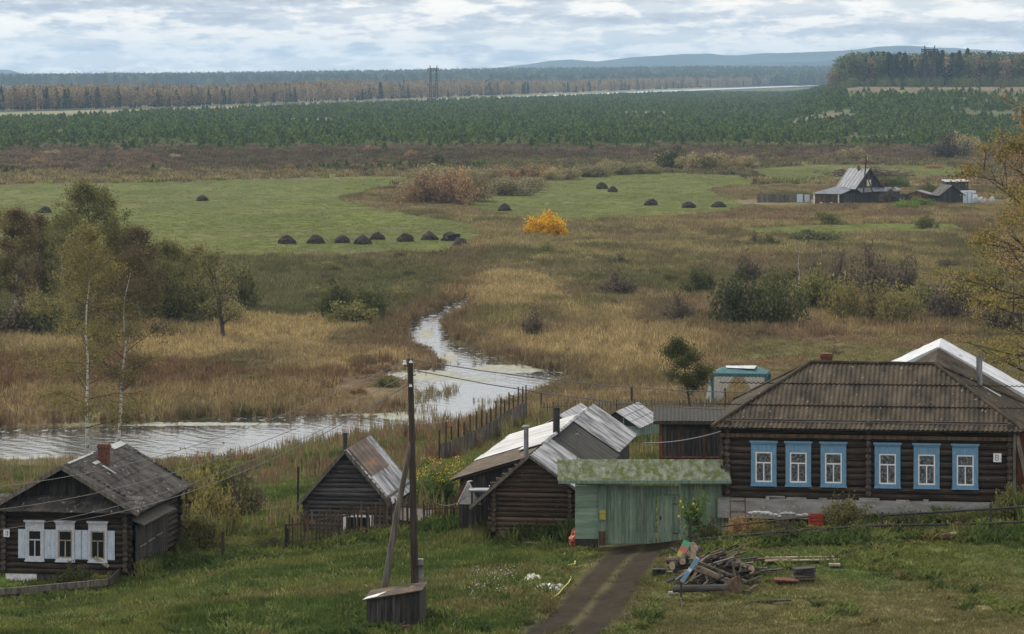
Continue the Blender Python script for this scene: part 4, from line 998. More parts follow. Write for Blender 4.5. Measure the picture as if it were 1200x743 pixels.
for i in range(100):
    k = r2.choice((0, 0, 1, 1, 2, 2, 3)) if i >= 4 else i
    o = bd[k] if i < 4 else bd[k].copy()
    if i >= 4: COL.objects.link(o)
    r = abs(r2.gauss(0, .62)); a = r2.uniform(0, 6.28); x = base.x+.25+math.cos(a)*r*1.35; y = base.y+1.2+math.sin(a)*r*2.4
    x = min(max(x, base.x-1.25), base.x+1.9)
    rr_ = math.hypot((x-base.x-.2)/1.7, (y-base.y-1.2)/3.3); hh = max(.04, 1.0*(1-rr_)*(r2.uniform(.25, 1.0)))
    o.location = (x, y, H(x, y)+hh); o.rotation_euler = (r2.uniform(-.6, .6), -r2.uniform(.0, .5)*(1 if r2.random() < .75 else -1), r2.gauss(-.5, .8))
    tag(o, lab[k], 'board', 'boards of the scrap timber pile')
for i, (px, py, dz, ry, rz, L_) in enumerate(((838,672,.9,.42,.0,1.9),(842,668,.95,.40,.1,2.2),(853,684,.5,.5,.1,1.0),(860,668,.6,1.35,.0,.8),(829,680,.5,1.3,0,.7),(812,665,.5,-.6,.2,1.5),(850,678,.6,.36,.0,1.9))):
    mb = MB(); mb.box(-L_/2, L_/2, -.05, .05, -.03, .03); o = mb.build('scrap_board', None, mat='plank_grey' if i % 2 else 'plank_pale'); p = at(px, py, 120.3); o.location = p; o.rotation_euler = (.3, ry, rz)
    tag(o, 'stout pale beam lying slantwise over the top of the scrap timber pile', 'board', 'boards of the scrap timber pile')
mb = MB(); mb.slab([(-.45, 0, -.38), (.45, 0, -.28), (.38, .3, .32), (-.1, .3, .1)], .03); o = mb.build('dark_board', None, mat='plank_brown'); o.location = at(855, 685, 118.8); tag(o, 'dark square panel leaning on the right foot of the timber pile', 'panel')
mb = MB(); mb.tube([(-1.0, 0, 0), (-.3, 0, .02), (.9, 0, .06)], [.13, .13, .11], 9); o = mb.build('dark_log', None, mat='log_wood_grey'); o.location = at(822, 690, 118.4); tag(o, 'thick grey log lying along the front foot of the timber pile', 'log')
mb = MB().mat('paint_pale_blue'); L_ = 1.0; mb.box(-.07, .07, -.012, .012, -.5, .5); mb.mat('paint_blue'); mb.box(-.075, .075, -.018, -.0125, -.48, -.08); mb.box(-.075, .075, -.018, -.0125, .05, .46)
o = mb.build('blue_board', None); o.location = at(808.5, 667.5, 119.2); o.rotation_euler = (-.2, .62, 0); tag(o, 'bright blue and white painted board propped on the timber pile', 'board')
mb = MB().mat('flag_green').box(-.14, .14, -.01, .01, .12, .34); mb.mat('flag_red').box(-.14, .14, -.01, .01, -.1, .12); mb.mat('flag_yellow').box(-.14, .14, -.01, .01, -.3, -.1)
o = mb.build('painted_board', None); o.location = at(801, 644, 123.0); o.rotation_euler = (-.2, .45, 0); tag(o, 'board striped green, pink and yellow standing at the left end of the timber pile', 'board')
mb = MB().mat('pole_wood'); mb.beam((0, 0, 0), (-.01, -.05, .85), .06, .06); mb.mat('plank_pale').beam((.05, -.05, -.3), (-.02, -.1, .32), .045, .045)
o = mb.build('stake', None); q = at(798.5, 703, 117.3); o.location = (q.x, q.y, H(q.x, q.y)); tag(o, 'dark stake standing at the front left corner of the timber pile', 'stake')
for i, (px, py, dz) in enumerate(((792,657,0),(795,661,0),(815,646,0),(810,651,0),(813,641,.0),(801,655,0),(868,664,0),(874,666,0),(862,663,0))):
    mb = MB().mat('bark'); r_ = r2.uniform(.10, .16); mb.tube([(0, -.3, 0), (0, .4, 0)], r_, 9, cap=False); mb.mat('log_end'); mb.tube([(0, -.302, 0), (0, -.300, 0)], r_*.98, 9); mb.tube([(0, .4, 0), (0, .402, 0)], r_*.98, 9)
    o = mb.build('firewood_log', None); o.location = at(px, py, 121.5); o.location.z = max(o.location.z, H(o.location.x, o.location.y)+.1); o.rotation_euler = (r2.uniform(-.2, .2), 0, r2.uniform(-.9, .9)); tag(o, 'short cut log with a pale round end at the rim of the timber pile', 'log', 'cut logs at the timber pile')
# planks and oddments on the grass
for i, (px, py, L_, lb) in enumerate(((938,657,2.5,'rear one of two pale planks lying side by side on the grass'), (940,660.5,2.7,'front one of two pale planks lying side by side on the grass'))):
    mb = MB(); mb.box(-L_/2, L_/2, -.09, .09, 0, .05); o = place(mb.build('plank', None, mat='plank_pale'), px, py, dz=.10, rz=.10); tag(o, lb, 'plank', 'pale planks on the grass')
mb = MB(); mb.box(-.75, .75, -.16, .16, 0, .08); tag(place(mb.build('plank', None, mat='plank_brown'), 905, 660, dz=.1, rz=-.1), 'broken brown plank between the timber pile and the pale planks', 'plank')
mb = MB(); mb.box(-.42, .42, -.35, .35, 0, .05); tag(place(mb.build('flat_board', None, mat='plank_red'), 921, 684, dz=.12, ry=.04), 'flat reddish board lying on the grass beside the small plank stack', 'board')
for k in range(5):
    mb = MB(); mb.box(-.38, .38, -.22, .22, 0, .06); o = place(mb.build('stacked_plank', None, mat='plank_grey' if k < 2 else 'plank_dark'), 942, 681, dz=.08+k*.085, rz=.2+.25*math.sin(k*2.2), ry=.05*math.sin(k)); tag(o, ('lowest', 'second lowest', 'middle', 'second highest', 'topmost')[k]+' plank of the small dark stack on the grass', 'plank', 'small plank stack on the grass')
mb = MB(); mb.box(-.2, .2, -.12, .12, 0, .08); tag(place(mb.build('wood_chunk', None, mat='plank_pale'), 978, 665, dz=.06), 'small pale chunk of wood on the grass right of the plank stack', 'wood')
mb = MB().mat('plank_brown'); mb.tube([(-.25,0,.12),(0,0,.14),(.25,0,.12)], [.14,.17,.13], 8); mb.mat('log_end').tube([(.05,-.1,.27),(.3,-.1,.3)], .05, 6); tag(place(mb.build('stump', None), 1112, 634, dz=.02), 'rusty brown stump with a pale chip on it in the grass before the rail fence', 'stump')
mb = MB().mat('dark_metal'); mb.tube([(-.1,0,0),(-.1,0,.26)], [.13,.15], 10); mb.tube([(.13,.05,0),(.13,.05,.25)], [.11,.13], 10); tag(place(mb.build('bucket', None), 772, 675, dz=0), 'pair of black buckets standing in the grass left of the timber pile', 'bucket')
mb = MB(); mb.tube([(-.2,0,.05),(.15,0,.07)], .07, 7); tag(place(mb.build('pale_stone', None, mat='stone'), 790, 697), 'pale stone lying before the timber pile', 'stone')
# crumpled rag and plastic film
def crumple(name, w_, d_, h_, seed, mat, n_=16):
    mb = MB().mat(mat); V = []; Fs = []
    for j in range(n_+1):
        for i in range(n_+1):
            u_ = i/n_*2-1; v_ = j/n_*2-1; a = math.atan2(v_, u_); rad = 1+.25*math.sin(3*a+seed)+.12*math.sin(7*a+seed*2)
            e = max(0, 1-max(abs(u_), abs(v_))**2); q = float(fbm(np.array([i*.45+seed]), np.array([j*.45]), seed, 4))
            V.append((u_*w_/2*rad, v_*d_/2*rad, h_*(q*1.5*e+.1*e)+.01))
    for j in range(n_):
        for i in range(n_): k = j*(n_+1)+i; Fs.append((k, k+1, k+n_+2, k+n_+1))
    mb.add(V, Fs); return mb.build(name, None)
tag(place(crumple('rag', .85, 1.1, .30, 3, 'rag'), 625, 683), 'crumpled cream rag on the grass left of the cart track', 'rag')
tag(place(crumple('plastic_film', 1.1, 1.3, .20, 5, 'film'), 642, 691), 'grey sheet of plastic film lying against the cream rag', 'plastic sheet')
tag(place(crumple('white_litter', .35, .5, .14, 8, 'whitewash'), 581, 674), 'small white scrap of litter in the tall grass beside white flowers', 'litter')
mb = MB(); pts = [(0,0,.0),(.28,.9,.05),(.45,2.0,.08),(.66,3.2,.08),(.78,4.6,.05),(.74,5.4,.04)]; mb.tube(pts, .019, 5); tag(place(mb.build('yellow_hose', None, mat='yellow_hose'), 646, 705, dz=.10), 'yellow hose curving over the grass beside the plastic film', 'hose')
mb = MB(); mb.tube([(0,0,.05),(.28,.2,.06),(.3,.9,.07)], .019, 5); tag(place(mb.build('hose_piece', None, mat='yellow_hose'), 665, 666, dz=.08), 'short piece of yellow hose lying uphill of the long one', 'hose')
# red and white sack, leaning slates
mb = MB().mat('ceramic_red'); bm = bmesh.new(); bmesh.ops.create_icosphere(bm, subdivisions=3, radius=.3)
for v_ in bm.verts:
    q = float(fbm(np.array([v_.co.x*6+9]), np.array([v_.co.z*6+v_.co.y*5]), 4)); v_.co *= (.72+q*.7); v_.co.z *= 1.35; v_.co.x *= (1 if v_.co.z < .1 else .7)
me = bpy.data.meshes.new('sack'); bm.to_mesh(me); bm.free(); me.materials.append(MATS['ceramic_red']); o = bpy.data.objects.new('sack', me); COL.objects.link(o)
tag(place(o, 676, 643, dz=.40), 'bulging red and white sack standing at the right corner of the log barn', 'sack')
mb = MB(); mb.slab([(-.25,0,0),(.3,0,0),(.12,.35,.55),(-.22,.35,.58)], .03); tag(place(mb.build('slate_sheet', None, mat='slate_dark'), 690, 638, dz=0), 'dark sheet of slate leaning between the red sack and the gate post', 'sheet')
mb = MB(); mb.slab([(-.05,0,0),(.06,0,0),(-.06,.25,.42),(-.12,.25,.42)], .02); tag(place(mb.build('white_batten', None, mat='whitewash'), 701, 638, dz=0), 'thin white slat leaning beside the dark slate sheet', 'slat')
mb = MB(); 
for i in range(9): mb.tube([(r2.uniform(-1, 1), r2.uniform(-.5, .5), .03), (r2.uniform(-1, 1), r2.uniform(-.5, .5), .10)], .04, 5)
tag(place(mb.build('rubble', None, mat='plank_brown'), 640, 641, dz=.05), 'strip of brown rubble and sticks at the foot of the log barn', 'rubble')['kind'] = 'stuff'
# tin tent (two sheets leant together) by the low shed, and a pale table behind
o = at(549, 592, 141.6); zg = H(o.x, o.y); mb = MB().mat('pink_steel')
for a, b in (((-.48, 0, 0), (-.02, 0, 1)), ((.52, 0, 0), (.0, 0, 1)), ((-.02, 0, 1), (.12, .7, .95))): mb.beam(Vector(a)*1.0, Vector(b)*1.0, .09, .05)
mb.slab([(.5, .03, .0), (-.40, .06, .02), (-.05, .3, .92), (.02, .3, .95)], .02); mb.mat('plank_red').beam((-.62, .1, -.05), (-.1, .12, .95), .05, .12)
t = mb.build('tin_frame', None); t.location = (o.x, o.y, o.z+.02); t.scale = (1, 1, .95); tag(t, 'pale pointed frame of leant tin sheets left of the log barn', 'frame')
mb = MB().mat('teal_cloth').box(-.7, .75, 0, .7, .0, .05); mb.mat('white_sheet').box(-.72, .77, -.03, .72, .052, .10)
for x in (-.6, .65): mb.mat('plank_dark').box(x-.04, x+.04, .05, .6, -1.6, 0)
mb.mat('plank_pale').box(.1, .45, .1, .5, .10, .24); t = mb.build('work_table', None); t.location = at(570, 577, 140.9); tag(t, 'pale topped table with odds and ends between the tin frame and the log barn', 'table')
mb = MB().mat('plank_dark'); mb.beam((0,0,0), (1.05, .3, .95), .05, .14); t = mb.build('leaning_beam', None); t.location = at(553, 595, 140.5); tag(t, 'dark beam leaning from the picket fence to the left eave of the barn', 'beam')
# stones, crate, ladder before the big house
r3 = random.Random(3)
for i in range(16):
    px = 880+i*4.6+r3.uniform(-1.5, 1.5); py = 598+r3.uniform(-2.5, 2.5)+i*.25
    bm = bmesh.new(); bmesh.ops.create_icosphere(bm, subdivisions=2, radius=.1*r3.uniform(.7, 1.5))
    for v_ in bm.verts: v_.co *= r3.uniform(.82, 1.12); v_.co.z *= .6; v_.co.x *= 1.2
    me = bpy.data.meshes.new('stone'); bm.to_mesh(me); bm.free(); me.materials.append(MATS['stone']); o = bpy.data.objects.new('stone', me); COL.objects.link(o)
    o.location = at(px, py, 131.8); o.location.z = max(H(o.location.x, o.location.y)+.06, o.location.z-.1)
    tag(o, 'pale stone in the row below the apron of the big log house', 'stone', 'stones in front of the house')
mb = MB().mat('red_slats')
for k in range(4): mb.box(-.27, .27, -.2, -.17, k*.13, k*.13+.11); mb.box(-.27, .27, .17, .2, k*.13, k*.13+.11); mb.box(-.27, -.24, -.17, .17, k*.13, k*.13+.11); mb.box(.24, .27, -.17, .17, k*.13, k*.13+.11)
mb.box(-.25, .25, -.165, .165, .40, .44); t = mb.build('red_crate', None); t.location = at(956, 618, 130.7); tag(t, 'red slatted crate before the big log house beside the yellowish bush', 'crate')
mb = MB().mat('plank_brown')
for x in (0, .58): mb.beam((x, 0, -.1), (x, .25, .62), .05, .05)
for z_ in (.1, .5): mb.beam((0, z_*.35, z_), (.58, z_*.35, z_), .04, .05)
t = mb.build('small_trestle', None); t.location = at(856, 603, 132.2); tag(t, 'small brown trestle leaning at the left end of the concrete apron', 'trestle')
# old boat / white hull on the river bank and dark litter
mb = MB().mat('white_sheet'); V = []
for i in range(9):
    t_ = i/8; w_ = .55*math.sin(math.pi*min(1, t_*.8+.2))**.6; V += [(t_*3.6, -w_, .12), (t_*3.6, -w_*.5, .42), (t_*3.6, w_*.5, .42), (t_*3.6, w_, .12)]
mb.add(V, [(i*4+j, i*4+j+1, i*4+j+5, i*4+j+4) for i in range(8) for j in range(3)]+[(3,2,1,0), (32,33,34,35)])
t = mb.build('upturned_boat', None); q = P(494, 283); t.location = (q.x-.3, q.y, q.z+.1); t.rotation_euler = (0, -.1, .15); tag(t, 'pale upturned boat on the river bank right of the utility pole', 'boat')

# ================================================================== FAR FARM, HAYSTACKS, COW, PYLONS
D = 764.0
def fz(px, py): return at(px, py, D)
o = fz(1018, 240); zg = H(o.x, o.y)
fh = root('farmhouse', Vector((o.x, o.y, zg)), R(30), 'far farmhouse with a steep pale tin roof and a small yellow gable window', 'house')
zp = fz(0, 197.5).z-zg; ze = fz(0, 220).z-zg; hw = 3.7
mb = MB().mat('plank_dark'); boards(mb, -hw+.3, hw-.3, 0, 0, 1, .3, top=lambda x: zp-.1-abs(x)*(zp-ze)/hw, rng=rng); mb.box(-hw+.3, -hw+.4, 0, 7, 0, ze); mb.box(hw-.4, hw-.3, 0, 7, 0, ze); boards(mb, -hw+.3, hw-.3, 7, 0, 1, .3, top=lambda x: zp-.1-abs(x)*(zp-ze)/hw, rng=rng)
mb.build('wall', fh)
for s_ in (-1, 1):
    mb = MB().mat('farm_tin'); wavy(mb, (s_*(hw+.2), -.5, ze-.25), (0, 1, 0), (-s_*hw, 0, zp-ze), 8, lambda q: math.hypot(hw+.2, (zp-ze)*(hw+.2)/hw), amp=.07, wl=1.3); mb.mat('plank_dark').slab([(s_*(hw+.2), -.48, ze-.36), (s_*(hw+.2), 7.4, ze-.36), (0, 7.4, zp-.10), (0, -.48, zp-.10)], .08); mb.build('roof', fh)
mb = MB().mat('plank_brown'); mb.beam((0, -.6, zp), (-hw-.3, -.6, ze-.35), .08, .3); mb.beam((0, -.6, zp), (hw+.3, -.6, ze-.35), .08, .3); mb.build('bargeboard', fh)
mb = MB().mat('yellow_paint').box(-.65, .65, -.1, -.02, 3.6, 5.2); wo = mb.build('window', fh); mb = MB().mat('whitewash').box(-.45, .45, -.13, -.11, 3.8, 5.0); mb.mat('dark_metal').box(-.03, .03, -.15, -.135, 3.8, 5.0); mb.box(-.45, .45, -.15, -.135, 4.4, 4.46); mb.build('sash', wo)
mb = MB().mat('brick'); mb.box(-.5, -.1, 3.2, 3.6, zp-1.2, zp+.5); mb.box(-.56, -.04, 3.14, 3.66, zp+.5, zp+.6); mb.build('chimney', fh)
mb = MB().mat('farm_tin').slab([(-hw, -2.4, ze-.9), (hw+4, -2.0, ze-.6), (hw+4, .0, ze+.05), (-hw, 0, ze+.1)], .08); mb.mat('plank_dark'); boards(mb, -hw, hw+3.5, -1.9, 0, ze-.9, .3, rng=rng); mb.build('porch', fh)
o = fz(951, 239.5); lb_ = root('farm_annex', Vector((o.x, o.y-3, H(o.x, o.y-3))), 0, 'low brown plank annex with a pale tin roof left of the far farmhouse', 'shed')
mb = MB().mat('plank_red'); boards(mb.mat('plank_brown'), .5, 5.8, 0, 0, 2.0, .35, rng=rng); mb.mat('plank_dark'); boards(mb, 6.0, 10.8, .3, 0, 2.2, .35, rng=rng); mb.mat('whitewash').box(.1, .5, -.08, .1, 0, 2.1); mb.box(5.6, 5.9, -.09, .1, 0, 2.1); mb.box(1.6, 2.1, -.12, -.05, 0, .3); mb.box(3.9, 4.4, -.12, -.05, 0, .28); mb.build('wall', lb_)
mb = MB().mat('farm_tin').slab([(-.3, -.4, 2.25), (6.2, -.4, 2.1), (10.5, 4.5, 3.5), (5.5, 4.5, 3.6)], .1); mb.mat('plank_dark').box(.2, 5.8, .1, 4, 1.9, 2.1); mb.build('roof', lb_)
q = fz(1013, 240); up2 = root('farm_pole', Vector((q.x, q.y-4, H(q.x, q.y-4))), 0, 'wooden A-shaped utility pole in front of the far farmhouse', 'utility pole')
mb = MB().mat('pole_wood'); hp = 55/4000*D-.3; mb.tube([(-.8, 0, 0), (0, 0, hp)], .17, 6); mb.tube([(2.2, 0, 0), (.1, 0, hp*.62)], .13, 6); mb.tube([(-.1,0,hp-.8),(-.1,0,hp+.8)], .08, 5); mb.build('pole', up2); ih = MB().mat('insulator'); ih.tube([(.2,-.2,hp-.4),(.2,-.2,hp-.1)], .1, 6); ih.build('insulator', up2)
fr_ = []
for (pa, pb, py_, hh, mt, lb) in ((888,951,238,1.9,'plank_grey','long blue-grey board fence left of the far farm annex'), (1050,1108,229,1.5,'plank_dark','dark board fence behind the small red shed of the far farm')):
    a = fz(pa, py_); b = fz(pb, py_); f = root('board_fence', Vector((a.x, D+ (2 if pa < 900 else 10), H(a.x, D))), 0, lb, 'fence'); mb = MB().mat(mt); boards(mb, 0, b.x-a.x, 0, -.2, hh, .4, .04, jit=.08, rng=rng)
    if pa < 900: mb.mat('paint_pale_blue').box((935-888)*.19, (942-888)*.19, -.08, -.05, .1, 1.9); mb.box((944-888)*.19, (950-888)*.19, -.08, -.05, .1, 1.8)
    mb.build('boards', f)
o = fz(1065, 232); s1 = root('red_shed', Vector((o.x, o.y, H(o.x, o.y))), R(-20), 'small dark red shed with a white roof right of the far farmhouse', 'shed')
mb = MB().mat('plank_red'); boards(mb, 0, 4.6, 0, 0, 1, .35, top=lambda x: 2.5-abs(x-1.9)*.25, rng=rng); mb.box(0, .1, 0, 4, 0, 2.0); mb.box(4.5, 4.6, 0, 4, 0, 1.8); mb.build('wall', s1); mb = MB().mat('farm_tin').slab([(-.4,-.3,2.0),(1.9,-.3,2.75),(1.9,4.2,2.75),(-.4,4.2,2.0)], .08); mb.slab([(1.9,-.3,2.75),(4.9,-.3,1.95),(4.9,4.2,1.95),(1.9,4.2,2.75)], .08); mb.build('roof', s1)
o = fz(1097, 245); s2 = root('dark_barn', Vector((o.x, o.y-8, H(o.x, o.y-8))), R(12), 'low dark barn with a pale glazed annex at the right end of the far farm', 'barn')
mb = MB().mat('plank_dark'); boards(mb, 0, 5.2, 0, 0, 1, .35, top=lambda x: 3.9-abs(x-2.6)*.75, rng=rng); mb.box(0, .1, 0, 6, 0, 1.9); mb.mat('paint_pale_blue').box(5.2, 8.2, -.1, 2, 0, 2.7); mb.mat('dark_metal').box(6.1, 6.2, -.14, -.101, .2, 2.6); mb.box(7.2, 7.3, -.14, -.101, .2, 2.6); mb.build('wall', s2)
mb = MB().mat('slate_dark').slab([(-.5,-.4,1.7),(2.6,-.4,4.05),(2.6,6.2,4.05),(-.5,6.2,1.7)], .1); mb.slab([(2.6,-.4,4.05),(5.8,-.4,1.7),(5.8,6.2,1.7),(2.6,6.2,4.05)], .1); mb.mat('white_sheet').slab([(3.2,6,4.6),(9,6,4.7),(9,9,5.0),(3.2,9,5.0)], .1); mb.mat('plank_dark').box(3.4,8.8,6.4,8.8,0,4.6); mb.build('roof', s2)
for i, (px, w_, h_) in enumerate(((1137, 1.3, 2.1), (1144, 1.7, 1.5), (1156, 1.1, 1.7))):
    o = fz(px, 246); mb = MB(); bm = bmesh.new(); bmesh.ops.create_icosphere(bm, subdivisions=2, radius=.5)
    for v_ in bm.verts: v_.co.x *= w_; v_.co.z = max(0, (v_.co.z+.5)*h_); v_.co *= r3.uniform(.92, 1.06)
    me = bpy.data.meshes.new('wrapped_load'); bm.to_mesh(me); bm.free(); me.materials.append(MATS['white_tarp']); t = bpy.data.objects.new('wrapped_load', me); COL.objects.link(t); t.location = (o.x, o.y-9, H(o.x, o.y-9)); tag(t, ('tallest', 'widest', 'rightmost')[i]+' of three white wrapped heaps right of the far dark barn', 'heap', 'white heaps at the far farm')
# haystacks
def haystack(px, py, w_, h_, label, grp):
    p = G(px, py); s_ = p.y/F; rw, hh = w_*s_/2, h_*s_
    bm = bmesh.new(); bmesh.ops.create_icosphere(bm, subdivisions=4, radius=1); sd_ = px*.37
    for v_ in bm.verts:
        q = float(fbm(np.array([v_.co.x*3+sd_]), np.array([v_.co.z*3+v_.co.y*2]), 6, 4)); q2 = float(vn(np.array([v_.co.x*14+sd_]), np.array([v_.co.z*9+v_.co.y*11]), 3))
        z_ = v_.co.z; r_ = (1+.42*(q-.5)+.16*(q2-.5)); bulge = 1.0 if z_ < .2 else 1-.10*(z_-.2)
        v_.co.x *= rw*r_*bulge; v_.co.y *= rw*r_*bulge; v_.co.z = max(-.15, z_)*hh*(1+.30*(q-.5)+.10*(q2-.5))*(1-.22*min(1, (v_.co.x**2+v_.co.y**2)/max(rw*rw, .01))*(1 if z_ > 0 else 0))
    me = bpy.data.meshes.new('haystack'); bm.to_mesh(me); bm.free(); me.materials.append(MATS['hay']); me.polygons.foreach_set('use_smooth', [True]*len(me.polygons))
    o = bpy.data.objects.new('haystack', me); COL.objects.link(o); o.location = p; return tag(o, label, 'haystack', grp)
ordn = ['first', 'second', 'third', 'fourth', 'fifth', 'sixth', 'seventh', 'eighth']
for i, (px, py, w_, h_) in enumerate(((336,286,21,10.5),(370,285.5,21,11),(401,285,20,9.5),(425,286.5,21,10.5),(442,282,19,9),(475,283.5,21,10.5),(503,281.5,20,10),(527,282.5,20,11))):
    haystack(px, py, w_, h_, ordn[i]+' dark haystack from the left in the row across the left meadow', 'haystacks in a row')
haystack(540, 293.5, 25, 14.5, 'largest nearest dark haystack at the right end of the row, a black cow behind it', 'haystacks in a row')
haystack(53, 250, 17, 8, 'lone dark haystack on the left meadow beside the tall birch crown', 'lone haystacks')
haystack(237, 235.5, 15, 7, 'small lone haystack in the middle of the left meadow', 'lone haystacks')
for (px, py, w_, h_, lb) in ((591,247.5,16,9,'lone haystack beside the orange shrub on the right meadow'), (705,221.5,14,8,'rear one of the two close haystacks on the right meadow'), (718,225,12,7,'front one of the two close haystacks on the right meadow'),
    (763,240,17,8,'haystack on the right meadow, right of the close pair'), (807,243,17,8,'second haystack from the right on the right meadow'), (842,242.5,18,7,'haystack at the right edge of the right meadow by brown weeds'), (985,207,15,9,'distant haystack behind the tin roof of the far farmhouse')):
    haystack(px, py, w_, h_, lb, 'haystacks of the right meadow')
# cow feeding behind the big haystack
cwp = P(535.5, 590); me = bpy.data.meshes.new('cow')
J = [(0,0,1.02,.34),(.45,0,1.05,.36),(.95,0,1.08,.33),(1.25,0,1.05,.20),(1.5,0,.88,.13),(1.62,0,.62,.13),(1.66,0,.40,.09),
     (.98,.2,.75,.13),(.98,.22,.40,.07),(1.0,.22,.04,.06),(1.02,-.2,.75,.13),(1.05,-.22,.40,.07),(1.05,-.22,.04,.06),
     (-.38,.2,.85,.19),(-.34,.22,.55,.09),(-.46,.22,.38,.065),(-.42,.22,.04,.06),(-.38,-.2,.85,.19),(-.30,-.22,.55,.09),(-.42,-.22,.38,.065),(-.38,-.22,.04,.06),
     (-.36,0,1.12,.22),(-.62,0,1.12,.04),(-.70,0,.70,.03),(1.55,.18,.80,.03),(1.55,-.18,.80,.03)]
Ed = [(0,1),(1,2),(2,3),(3,4),(4,5),(5,6),(2,7),(7,8),(8,9),(2,10),(10,11),(11,12),(0,13),(13,14),(14,15),(15,16),(0,17),(17,18),(18,19),(19,20),(0,21),(21,22),(22,23),(4,24),(4,25)]
me.from_pydata([j[:3] for j in J], Ed, []); cow = bpy.data.objects.new('cow', me); COL.objects.link(cow); sk = cow.modifiers.new('skin', 'SKIN')
for i, j in enumerate(J): me.skin_vertices[0].data[i].radius = (j[3], j[3])
me.skin_vertices[0].data[0].use_root = True
sb = cow.modifiers.new('sub', 'SUBSURF'); sb.levels = 2; sb.render_levels = 2; me.materials.append(MATS['hide_black'])
cow.location = cwp; cow.rotation_euler = (0, 0, R(180)); tag(cow, 'black cow with its head down eating behind the nearest haystack', 'cow')
mb = MB().mat('hide_white'); mb.hexa([(1.63,-.07,.42),(1.73,-.07,.42),(1.73,.07,.42),(1.63,.07,.42)], [(1.55,-.06,.72),(1.78,-.06,.70),(1.78,.06,.70),(1.55,.06,.72)]); mb.build('blaze', cow, mat='hide_white')
# pylons
def pylon(px, pybase, ptop, D, label):
    q = at(px, pybase, D); zg = H(q.x, q.y); h_ = at(px, ptop, D).z-zg; pr_ = root('pylon', Vector((q.x, q.y, zg)), 0, label, 'pylon', 'double-mast power pylons')
    sp = 3.0
    for s_ in (-1, 1):
        mb = MB().mat('dark_metal'); n_ = 9
        for cx_, cy_ in ((-1, -1), (1, -1), (1, 1), (-1, 1)): mb.tube([(s_*sp+cx_*1.15, cy_*1.15, 0), (s_*sp+cx_*.55, cy_*.55, h_*.84), (s_*sp+cx_*.5, cy_*.5, h_*.9)], .40, 4)
        for i in range(n_):
            a, b = i/n_, (i+1)/n_
            for cy_ in (-1, 1):
                r0_, r1_ = 1.15-.6*a, 1.15-.6*b; mb.tube([(s_*sp-r0_, cy_*r0_, h_*.88*a), (s_*sp+r1_, cy_*r1_, h_*.88*b)], .22, 3); mb.tube([(s_*sp+r0_, cy_*r0_, h_*.88*a), (s_*sp-r1_, cy_*r1_, h_*.88*b)], .22, 3)
        mb.tube([(s_*sp, 0, h_*.88), (s_*(sp+.7), 0, h_)], .4, 4); mb.build('mast', pr_)
    mb = MB().mat('dark_metal')
    for z_ in (.86, .91): mb.tube([(-6, 0, h_*z_), (6, 0, h_*z_)], .42, 4)
    for i in range(12): mb.tube([(-6+i, 0, h_*.86), (-5.5+i, 0, h_*.91)], .26, 3)
    for x in (-5.8, 0, 5.8): mb.tube([(x, 0, h_*.86), (x, 0, h_*.79)], .26, 4)
    mb.build('crossarm', pr_); return pr_
pylon(508, 116, 76.5, 3450, 'double lattice power pylon standing behind the young pines at the far wood')
pylon(1089.5, 101, 53.5, 2440, 'double lattice power pylon rising over the dark forest on the right')
